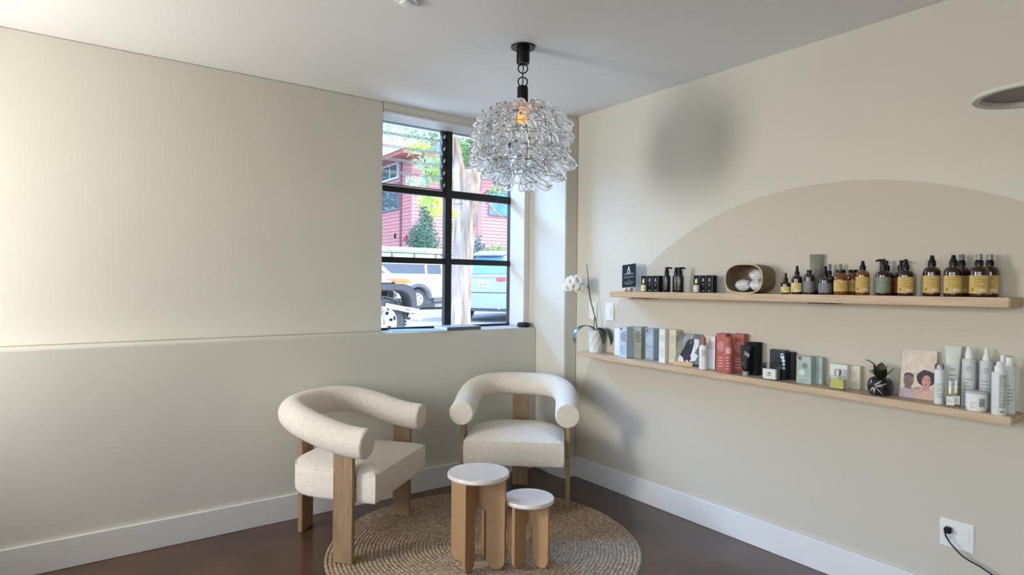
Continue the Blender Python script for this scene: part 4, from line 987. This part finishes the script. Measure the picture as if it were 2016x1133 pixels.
# ---- street tree
M_BARK = mat('pale_bark', '#8c7f74', .95, var=.6, scale=5, stretch=(2.6, 2.6, .3), bump=1., bscale=7, detail=9)
tr = thing('street_tree', 'large tree with pale peeling trunk on the sidewalk outside the window', 'tree', (1.46, 3.8, GZ-.04))
def tb(pts, rad, name, n=16, amp=.06, seed=0):
    """gnarled limb through pts"""
    rd = random.Random(seed); P = [Vector(p) for p in pts]; m = []; r2 = []
    for i in range(len(P)-1):
        for k in range(6):
            u = k/6; m.append(P[i].lerp(P[i+1], u)); r2.append(rad[i]*(1-u)+rad[i+1]*u)
    m.append(P[-1]); r2.append(rad[-1]); b = MB(); b.tube(m, r2, n)
    v2 = []
    for j, p in enumerate(b.v):
        i = j//n; k = j % n; c = m[i]; d = Vector(p)-c
        v2.append(tuple(c+d*(1+amp*sin(3*2*pi*k/n+i*.13)+amp*.7*sin(5*2*pi*k/n-i*.21+1)+rd.uniform(-amp, amp)*.35)))
    b.v = v2; return b.build(name, M_BARK, tr, smooth=60)
tb([(0, 0, 0), (.0, 0, .7), (.04, 0, 1.4), (.09, 0, 2.0), (.10, 0, 2.4), (.08, .0, 2.7)], [.17, .15, .15, .158, .185, .11], 'trunk', 22, .05, 1)
tb([(.02, 0, 2.2), (-.02, .0, 2.55), (-.12, .0, 2.9), (-.19, .02, 3.3), (-.3, .1, 4.2)], [.12, .11, .10, .09, .07], 'branch', 14, .06, 2)
tb([(.12, 0, 2.3), (.2, 0, 2.65), (.33, .05, 3.1), (.5, .1, 4.2)], [.13, .12, .11, .08], 'branch', 14, .06, 3)
tb([(.2, 0, 2.15), (.4, .02, 2.35), (.62, .05, 2.15), (.82, .1, 2.05)], [.05, .035, .02, .012], 'branch', 8, .05, 4)
M_TWIG = mat('dark_twig', '#4f463c', .9)
def twig(pts, r0):
    n = len(pts); MB().tube(pts, [r0*(1-.8*k/(n-1)) for k in range(n)], 6).build('twig', M_TWIG, tr)
twig([(-.2, 0, 3.2), (-.6, -.3, 3.1), (-1.0, -.7, 2.75), (-1.2, -1.2, 2.2), (-1.22, -1.5, 1.95)], .022)
twig([(-.22, 0, 3.4), (-.7, -.4, 3.25), (-1.3, -.8, 2.95)], .02)
twig([(-.6, -.3, 3.1), (-1.0, -1.0, 2.5)], .012)
twig([(.2, 0, 2.2), (.38, -.15, 2.42), (.55, -.4, 2.2)], .014)
LF_M = leafmat('muted_green_leaf', '#6d8a68', '#bccf9c')
rd = random.Random(5); b = MB()
for c, R, n in (((-1.33, -1.53, 1.99), (.11, .2, .09), 120), ((-1.24, -1.55, 1.86), (.10, .2, .06), 70), ((-1.02, -1.45, 1.86), (.03, .15, .07), 30), ((-1.28, -1.1, 2.68), (.10, .2, .06), 60), ((-1.05, -1.03, 2.36), (.10, .2, .10), 50)):
    leaves(b, c, R, int(n*1.7), .085, .011, rd)
b.build('foliage', LF_Y, tr, smooth=0)
b = MB()
for c, R, n in (((-1.46, -.75, 2.92), (.12, .3, .12), 80), ((-1.28, -.85, 2.90), (.13, .3, .12), 80), ((-1.05, -1.05, 2.88), (.14, .3, .14), 110), ((-1.06, -1.03, 2.52), (.18, .3, .12), 120), ((-1.15, -.98, 2.72), (.16, .3, .10), 70), ((-.98, -1.1, 2.36), (.10, .3, .08), 70), ((-1.18, -.95, 2.28), (.14, .3, .07), 60)):
    leaves(b, c, R, int(n*1.9), .095, .011, rd)
b.build('foliage', LF_M, tr, smooth=0)
b = MB()
for c, R, n in (((.38, .5, 3.22), (.18, .4, .30), 300), ((.40, .45, 2.95), (.14, .4, .2), 180), ((.48, -.3, 2.42), (.13, .2, .09), 70), ((.45, .9, 2.58), (.15, .3, .15), 70), ((.17, .6, 1.75), (.05, .2, .3), 40), ((.9, .6, 3.3), (.4, .4, .4), 150)):
    leaves(b, c, R, int(n*1.6), .085, .015, rd)
b.build('foliage', LF_G, tr, smooth=0)

# ---- shrubs
def shrub(name, label, base, blobs, m, L, W, seed, cat='shrub'):
    rd = random.Random(seed); t = thing(name, label, cat, base); b = MB()
    for c, R, n in blobs: leaves(b, c, R, n, L, W, rd, -.15)
    b.build('foliage', m, t, smooth=0)
    MB().tube([(0, 0, 0), (.03, .02, blobs[0][0][2]*.6), (0, 0, blobs[0][0][2])], [.09, .06, .03], 8).build('stem', M_BARK, t)
shrub('conifer_bush', 'dark blue-green conifer bush before the red house', (8.6, 18.5, GZ), (((.0, 0, 2.7), (.62, .6, 1.0), 2600), ((-.25, 0, 2.6), (.45, .5, .75), 1200), ((.35, .2, 2.2), (.6, .5, .9), 1600), ((.12, 0, 3.8), (.34, .3, .85), 900), ((.3, 0, 1.0), (.8, .7, 1.1), 1200)), LF_D, .12, .024, 8)
shrub('dark_shrub', 'bluish shrub right of the tree trunk before the house', (11.2, 18.6, GZ), (((0, 0, 2.0), (.4, .4, 1.1), 700), ((.1, 0, .9), (.6, .5, .9), 700)), LF_B, .16, .04, 9)
shrub('green_hedge', 'light green hedge behind the parked blue-grey car', (12.9, 19.6, GZ), (((0, 0, 2.1), (1.2, .6, .65), 1300), ((.1, 0, 1.0), (1.4, .6, .9), 1200)), LF_H, .16, .05, 10, 'hedge')
# neighbouring trees that show as soft green above the roof
def back_tree(label, base, h, R, seed):
    rd = random.Random(seed); t = thing('background_tree', label, 'tree', base, group='trees behind the house'); b = MB()
    for k in range(9): leaves(b, (rd.uniform(-R*.6, R*.6), rd.uniform(-R*.4, R*.4), h+rd.uniform(-R*.7, R*.7)), (R*.55, R*.5, R*.5), 230, .45, .11, rd)
    b.build('foliage', LF_H, t, smooth=0); MB().tube([(0, 0, 0), (.1, 0, h)], [.3, .15], 8).build('trunk', M_BARK, t)
back_tree('green tree standing left of the red house roof', (6.0, 38, GZ), 8.8, 2.6, 21)
back_tree('green tree rising behind the right part of the red house', (22, 41, GZ), 9.5, 3.2, 22)

# ---- vehicles
def wheel(t, c, R, wd, rim_m, axis='y', holes=6, out=-1):
    """tyre and rim, axle along y, outside face towards out*y"""
    X = Matrix.Translation(c) @ Matrix.Rotation(pi/2, 4, 'X')   # local z -> -y
    b = MB(); b.X = X; b.lathe([(R*.62, -wd/2), (R*.90, -wd/2), (R*.985, -wd*.36), (R, -wd*.2), (R, wd*.2), (R*.985, wd*.36), (R*.90, wd/2), (R*.62, wd/2), (R*.60, wd*.3), (R*.60, -wd*.3), (R*.62, -wd/2)], 40, caps=False)
    ty = b.build('tire', mat('tire_rubber', '#4d5055', .8, var=.12, scale=12), t, smooth=40)
    b = MB(); b.X = X; b.lathe([(R*.60, wd*.42), (R*.62, wd*.47), (R*.57, wd*.48), (R*.52, wd*.30), (R*.30, wd*.34), (R*.22, wd*.44), (R*.10, wd*.46), (.001, wd*.46)], 36, caps=False); b.build('rim', rim_m, t, smooth=35)
    b = MB(); b.X = X
    for k in range(holes):
        a = 2*pi*k/holes+.2; b.lathe([(R*.062, wd*.30), (R*.062, wd*.36)], 10, (R*.41*cos(a), R*.41*sin(a), 0))
    b.build('rim_hole', M_BLKP, t, smooth=0)
    return ty
M_TRUCK = mat('pale_aqua_white_paint', '#d6ecec', .35, var=.03, coat=.3); M_CLAD = mat('grey_cladding', '#5c6670', .6); M_CARGL = mat('car_glass', '#4a5563', .06, var=.2, spec=.7)
TX, TY = 6.95, 15.77
t = thing('camper_truck', 'white camper truck with lettered roof board and roof rack, parked across the street', 'truck', (TX, TY, GZ))
out = [(-3.2, .42)]
out += [(-.46, .42)]+[(.46*cos(pi-pi*k/12)+.02, .40+.46*sin(pi-pi*k/12)) for k in range(13)]+[(.54, .42), (.62, .44), (2.6, .44), (2.62, 1.25), (2.58, 1.27), (-3.2, 1.27)]
b = MB(); b.X = Matrix(((1,0,0,0),(0,0,1,0),(0,1,0,0),(0,0,0,1))); b.prism(out, 0, 1.75); b.build('body', M_TRUCK, t, bevel=.02)
b = MB(); b.hexa([(-3.1, .04, 1.27), (2.5, .04, 1.27), (2.5, 1.7, 1.27), (-3.1, 1.7, 1.27), (-3.0, .12, 1.70), (2.4, .12, 1.70), (2.4, 1.62, 1.70), (-3.0, 1.62, 1.70)]); b.build('cabin', M_TRUCK, t, bevel=.02)
for xa, xb in ((-2.0, .30), (.40, .96), (1.05, 2.2)):
    b = MB(); b.hexa([(xa, .028, 1.30), (xb, .028, 1.30), (xb, .05, 1.30), (xa, .05, 1.30), (xa, .085, 1.64), (xb, .085, 1.64), (xb, .11, 1.64), (xa, .11, 1.64)]); b.build('side_window', M_CARGL, t, smooth=0)
MB().box(-3.05, 2.45, .06, 1.68, 1.70, 1.86).build('roof', M_TRUCK, t, bevel=.03)
b = MB(); b.tube([(-2.9, .1, 2.03), (1.6, .1, 2.03)], .022, 8)
for k in range(6): b.tube([(-2.75+.87*k+.03, .1, 1.86), (-2.75+.87*k+.03, .1, 2.03)], .025, 6)
b.tube([(.95, .1, 2.03), (1.25, .1, 1.87)], .03, 6); b.build('roof_rack', mat('teal_dark_rail', '#24484f', .5), t)
bd = MB().box(-2.3, 2.2, .16, .20, 1.86, 2.24).build('roof_board', mat('aqua_white_board', '#d2eef0', .5), t, smooth=0)
def text_mesh(name, s_, size, m, parent, loc, rot, ext=.004):
    cu = bpy.data.curves.new(name, 'FONT'); cu.body = s_; cu.size = size; cu.extrude = ext; cu.align_x = 'LEFT'
    o = bpy.data.objects.new(name, cu); COL.objects.link(o); dg = bpy.context.evaluated_depsgraph_get()
    me = bpy.data.meshes.new_from_object(o.evaluated_get(dg)); bpy.data.objects.remove(o); bpy.data.curves.remove(cu)
    me.materials.clear(); me.materials.append(m); o = bpy.data.objects.new(name, me); COL.objects.link(o); o.parent = parent; o.location = loc; o.rotation_euler = rot; return o
text_mesh('lettering', '“The Gutterman’s Choice” ®', .135, mat('teal_lettering', '#2f5f66', .5), bd, (-1.22, .155, 2.07), (pi/2, 0, 0))
b = MB()
for k in range(13):
    a0 = pi-pi*k/12; 
ar = [(.43*cos(a), .43*sin(a)) for a in [pi-pi*k/16 for k in range(17)]]+[(.55*cos(a), .55*sin(a)+.0) for a in [pi*k/16 for k in range(17)]]
b.X = Matrix.Translation((.02, -.03, .40)) @ Matrix(((1,0,0,0),(0,0,1,0),(0,1,0,0),(0,0,0,1))); b.prism(ar, 0, .06); b.build('wheel_arch', M_CLAD, t)
MB().box(.62, 2.6, -.02, .1, .26, .44).build('sill_step', M_CLAD, t, bevel=.02)
MB().box(-3.1, 2.5, .1, 1.7, .22, .44).build('underbody', M_CLAD, t, smooth=0)
M_RIMW = mat('white_steel_rim', '#cfd3d6', .35, var=.04)
wheel(t, (.0, .16, .375), .37, .24, M_RIMW); wheel(t, (-2.75, .16, .375), .37, .24, M_RIMW)
MB().box(.99, 1.0, -.003, .002, .46, 1.26).build('door_seam', M_CLAD, t, smooth=0)

# off-roader at the left of the window, facing right
JX, JY = .80, 5.02
t = thing('off_roader', 'dark off-road car with big tire, orange marker light and chrome bumper, nearest on the left', 'car', (JX, JY, GZ-.04))
M_JBLK = mat('dusty_black_plastic', '#43444a', .7, var=.15); M_JW = mat('white_grey_hood', '#b9bfc9', .35, coat=.4); M_ORG = mat('orange_lens', '#ef7f52', .25, coat=.4)
wheel(t, (-.02, .12, .405), .40, .28, M_CHROME, holes=8)
b = MB(); n = 48
for k in range(n):
    a = 2*pi*k/n; b.X = Matrix.Translation((-.02, .12, .405)) @ Matrix.Rotation(a, 4, 'Y'); b.box(-.02, .02, -.14, -.03, .385, .412); b.box(-.02, .02, .03, .14, .385, .412)
b.build('tread_blocks', mat('tread_rubber', '#5b5c62', .85, var=.15), t, smooth=0)
text_mesh('tire_lettering', 'MUD TERRAIN', .05, M_WINK, t, (.12, -.025, .62), (pi/2, -.7, 0), .001) if False else None
ar = [(-1.2, .90), (.24, .90), (.33, .86), (.39, .78), (.42, .58), (.53, .58), (.50, .86), (.42, .97), (.30, 1.01), (-1.2, 1.01)]
b = MB(); b.X = Matrix.Translation((.0, -.14, .0)) @ Matrix(((1,0,0,0),(0,0,1,0),(0,1,0,0),(0,0,0,1))); b.prism(ar, 0, .34); b.build('fender_flare', M_JBLK, t, bevel=.012)
b = MB(); b.hexa([(-1.6, .30, .66), (.22, .30, .66), (.22, 1.5, .66), (-1.6, 1.5, .66), (-1.6, .30, 1.04), (.36, .30, 1.04), (.36, 1.44, 1.04), (-1.6, 1.48, 1.04)]); b.build('body', M_JBLK, t, bevel=.02)
b = MB(); b.hexa([(-1.0, .16, 1.04), (.37, .20, 1.04), (.37, 1.44, 1.04), (-1.0, 1.48, 1.04), (-1.0, .24, 1.14), (.30, .30, 1.10), (.30, 1.36, 1.10), (-1.0, 1.42, 1.14)]); b.build('hood', M_JW, t, bevel=.02)
MB().box(.12, .40, -.12, .2, 1.02, 1.09).build('marker_light', M_ORG, t, bevel=.012)
MB().box(-.7, .11, -.08, .2, 1.02, 1.06).build('fender_top', M_JW, t, bevel=.012)
b = MB(); b.X = Matrix.Translation((.36, .42, .86)) @ Matrix.Rotation(pi/2, 4, 'Y'); b.lathe([(.10, -.08), (.105, .02), (.09, .04), (.03, .055), (.001, .056)], 24); b.build('headlight', mat('pale_headlight', '#c9d4d2', .15, coat=.5), t)
MB().tube([(.02, -.02, .68), (.30, -.12, .61), (.52, -.10, .58), (.60, .1, .57), (.60, 1.5, .57)], .05, 12).build('front_bumper', M_CHROME, t)
MB().tube([(.42, .0, .52), (.66, -.02, .455)], .045, 12).build('tow_pin', M_CHROME, t)
b = MB(); b.tube([(.2, .1, .52), (.5, .1, .48)], .06, 10); b.tube([(.35, .2, .45), (.35, .9, .45)], .05, 10); b.tube([(.18, .1, .88), (.16, .12, .45)], .035, 8); b.tube([(.3, .15, .72), (.5, .1, .55)], .03, 8); b.build('axle', M_JBLK, t)
b = MB(); b.hexa([(-.62, .22, 1.12), (-.50, .22, 1.12), (-.50, 1.46, 1.12), (-.62, 1.46, 1.12), (-.95, .28, 1.62), (-.87, .28, 1.62), (-.87, 1.40, 1.62), (-.95, 1.40, 1.62)]); b.build('windshield_frame', M_JW, t, bevel=.015)
b = MB(); b.hexa([(-1.55, .24, 1.10), (.20, .26, 1.12), (.20, .28, 1.12), (-1.55, .26, 1.10), (-1.5, .30, 1.30), (-.04, .30, 1.27), (-.04, .32, 1.27), (-1.5, .32, 1.30)]); b.build('side_glass', mat('lilac_glass', '#bdb6e2', .4), t, smooth=0)
MB().tube([(-1.4, .26, 1.34), (-.12, .26, 1.33), (.08, .25, 1.26), (.24, .22, 1.12)], .035, 10).build('roll_bar', M_JW, t)

# blue-grey car seen from behind, right of the tree
M_SUV = mat('blue_grey_paint', '#93aac6', .3, var=.05, coat=.6); M_SUVD = mat('dark_gap', '#3d4c60', .6)
SX, SY = 5.32, 9.08
t = thing('parked_car', 'blue-grey car seen from behind, right of the tree trunk', 'car', (SX, SY, GZ), -1.02); t.scale = (1.1, 1.1, 1.1)
def sec(y, w0, w1, z0, z1, c=.06): return [(-w0, y, z0), (w0, y, z0), (w0+.02, y, (z0+z1)/2), (w1, y, z1-c), (w1-c, y, z1), (-w1+c, y, z1), (-w1, y, z1-c), (-w0-.02, y, (z0+z1)/2)]
b = MB(); b.rings([sec(0, .78, .80, .32, 1.06), sec(.10, .86, .86, .26, 1.10), sec(1.2, .92, .90, .24, 1.12), sec(4.2, .88, .84, .24, 1.0), sec(4.4, .75, .7, .3, .85)]); b.build('body', M_SUV, t, bevel=.02, smooth=50)
b = MB(); b.rings([sec(.12, .82, .80, 1.02, 1.11, .02), sec(.42, .70, .42, 1.05, 1.55, .10), sec(.7, .70, .42, 1.05, 1.66, .10), sec(2.2, .70, .42, 1.05, 1.66, .10), sec(3.1, .72, .64, 1.0, 1.08, .02)]); b.build('cabin', M_SUV, t, bevel=.015, smooth=50)
b = MB(); b.hexa([(-.66, .10, 1.115), (.66, .10, 1.115), (.66, .14, 1.10), (-.66, .14, 1.10), (-.36, .37, 1.50), (.36, .37, 1.50), (.36, .41, 1.49), (-.36, .41, 1.49)]); b.build('rear_glass', mat('teal_car_glass', '#6fb0c9', .06, spec=.8, var=.12), t, smooth=0)
MB().hexa([(-.42, .22, 1.54), (.42, .22, 1.54), (.40, .6, 1.64), (-.40, .6, 1.64), (-.40, .20, 1.57), (.40, .20, 1.57), (.38, .62, 1.68), (-.38, .62, 1.68)]).build('spoiler', M_SUV, t, bevel=.01)
MB().box(-.72, .72, -.035, .05, 1.045, 1.085).build('tailgate_ledge', mat('pale_blue_chrome', '#cfe0ea', .25), t, bevel=.01)
pl_ = MB().box(-.125, .125, -.02, .01, .80, .965).build('license_plate', M_WHITE, t, bevel=.008); 
b = MB(); b.box(-.09, .09, -.023, -.02, .935, .952)
for k in range(5): b.box(-.105+.044*k, -.075+.044*k, -.023, -.02, .83, .90)
b.build('plate_print', mat('blue_grey_print', '#7d8ea6', .5), pl_, smooth=0)
for s_ in (-1, 1):
    b = MB(); b.hexa([(s_*.36, -.03, .95), (s_*.86, .04, .90), (s_*.86, .12, .90), (s_*.36, .05, .95), (s_*.34, -.03, 1.02), (s_*.87, .04, 1.06), (s_*.87, .14, 1.06), (s_*.34, .05, 1.02)]); b.build('tail_light', mat('red_tail_lens', '#b14a5c', .2, coat=.5), t, bevel=.01)
b = MB(); b.hexa([(-.80, -.06, .27), (.80, -.06, .27), (.88, .25, .27), (-.88, .25, .27), (-.86, -.07, .66), (.86, -.07, .66), (.90, .25, .70), (-.90, .25, .70)]); b.build('rear_bumper', M_SUV, t, bevel=.03, seg=3)
MB().box(-.74, .74, -.012, .02, .675, .69).build('tailgate_gap', M_SUVD, t, smooth=0)
MB().box(-.74, .74, -.085, .1, .25, .32).build('bumper_insert', M_SUVD, t, bevel=.01)
for s_ in (-1, 1):
    X = (s_*.80, .75, .33); b = MB(); b.X = Matrix.Translation(X) @ Matrix.Rotation(pi/2, 4, 'Y'); b.lathe([(.2, -.1), (.31, -.1), (.33, -.06), (.33, .06), (.31, .1), (.2, .1)], 30); b.build('tire', MATS['tire_rubber'], t)
    b = MB(); b.X = Matrix.Translation((s_*.45, .02, .30)) @ Matrix.Rotation(pi/2, 4, 'X'); b.lathe([(.035, -.1), (.04, .1), (.03, .1)], 14); b.build('exhaust_tip', M_CHROME, t)

# ================================================================== lights, world, camera
def area(name, loc, target, sx, sy, power, col):
    l = bpy.data.lights.new(name, 'AREA'); l.shape = 'RECTANGLE'; l.size = sx; l.size_y = sy; l.energy = power; l.color = col
    o = bpy.data.objects.new(name, l); COL.objects.link(o); o.location = loc
    o.rotation_euler = (Vector(target)-Vector(loc)).to_track_quat('-Z', 'Y').to_euler(); return o
area('daylight_window_2', (XS-.16, -.57, 1.80), (0, -.60, 2.2), 0.8, 1.1, 74, (1., .97, .915))
area('fill_window_3', (XS-.16, -4.5, 1.45), (0, -4.5, 2.3), 5.1, 2.1, 33, (1., .97, .92))  # soft fill lamp behind the added long side window
area('sky_boost_window_1', (-1.75, 2.5, 4.15), (-.45, .0, 1.5), 2.7, 1.8, 720, (.27, .54, 1.))  # added panel out of view, tops up blue skylight through the main window
pl = bpy.data.lights.new('window_1_portal', 'AREA'); pl.shape = 'RECTANGLE'; pl.size = 1.22; pl.size_y = 1.56; pl.cycles.is_portal = True
o = bpy.data.objects.new('window_1_portal', pl); COL.objects.link(o); o.location = (-.77, .40, 1.92); o.rotation_euler = (Vector((0, -1, 0))).to_track_quat('-Z', 'Y').to_euler()
s = bpy.data.lights.new('sun', 'SUN'); s.energy = 5.2; s.angle = radians(.6); s.color = (1., .96, .88)
o = bpy.data.objects.new('sun', s); COL.objects.link(o); o.rotation_euler = (Vector((-.62, .32, -.72))).to_track_quat('-Z', 'Y').to_euler()
w = bpy.data.worlds.new('world'); SC.world = w; w.use_nodes = True; nt = w.node_tree; bg = nt.nodes['Background']
sk = nt.nodes.new('ShaderNodeTexSky'); sk.sky_type = 'NISHITA'; sk.sun_disc = False; sk.sun_elevation = radians(50); sk.sun_rotation = radians(200); sk.air_density = 1.; sk.dust_density = 1.5
nt.links.new(sk.outputs[0], bg.inputs[0]); bg.inputs[1].default_value = .6

cd = bpy.data.cameras.new('camera'); cd.sensor_width = 36; cd.lens = 1201.845/2016*36; cd.clip_start = .05; cd.clip_end = 300
co = bpy.data.objects.new('camera', cd); COL.objects.link(co); SC.camera = co
yaw, pit, rol = .6294, -.0075, .0097
fw0 = Vector((sin(yaw), cos(yaw), 0)); rt0 = Vector((cos(yaw), -sin(yaw), 0)); up0 = Vector((0, 0, 1))
fw = fw0*cos(pit)+up0*sin(pit); up = up0*cos(pit)-fw0*sin(pit); rt = rt0*cos(rol)+up*sin(rol); up = up*cos(rol)-rt0*sin(rol)
fw = rt.cross(up)*-1 if False else fw.normalized(); up = up.normalized(); rt = fw.cross(up).normalized(); up = rt.cross(fw).normalized()
Mx = Matrix((rt, up, -fw)).transposed().to_4x4(); Mx.translation = CAM; co.matrix_world = Mx

vs_ = SC.view_settings; vs_.view_transform = 'Standard'; vs_.look = 'None'; vs_.gamma = 1; vs_.use_curve_mapping = False; vs_.exposure = .30
SC.cycles.use_denoising = True; SC.cycles.max_bounces = 14; SC.cycles.transmission_bounces = 12; SC.cycles.transparent_max_bounces = 16; SC.cycles.diffuse_bounces = 6
SC.cycles.caustics_reflective = False; SC.cycles.caustics_refractive = False; SC.cycles.sample_clamp_indirect = 6
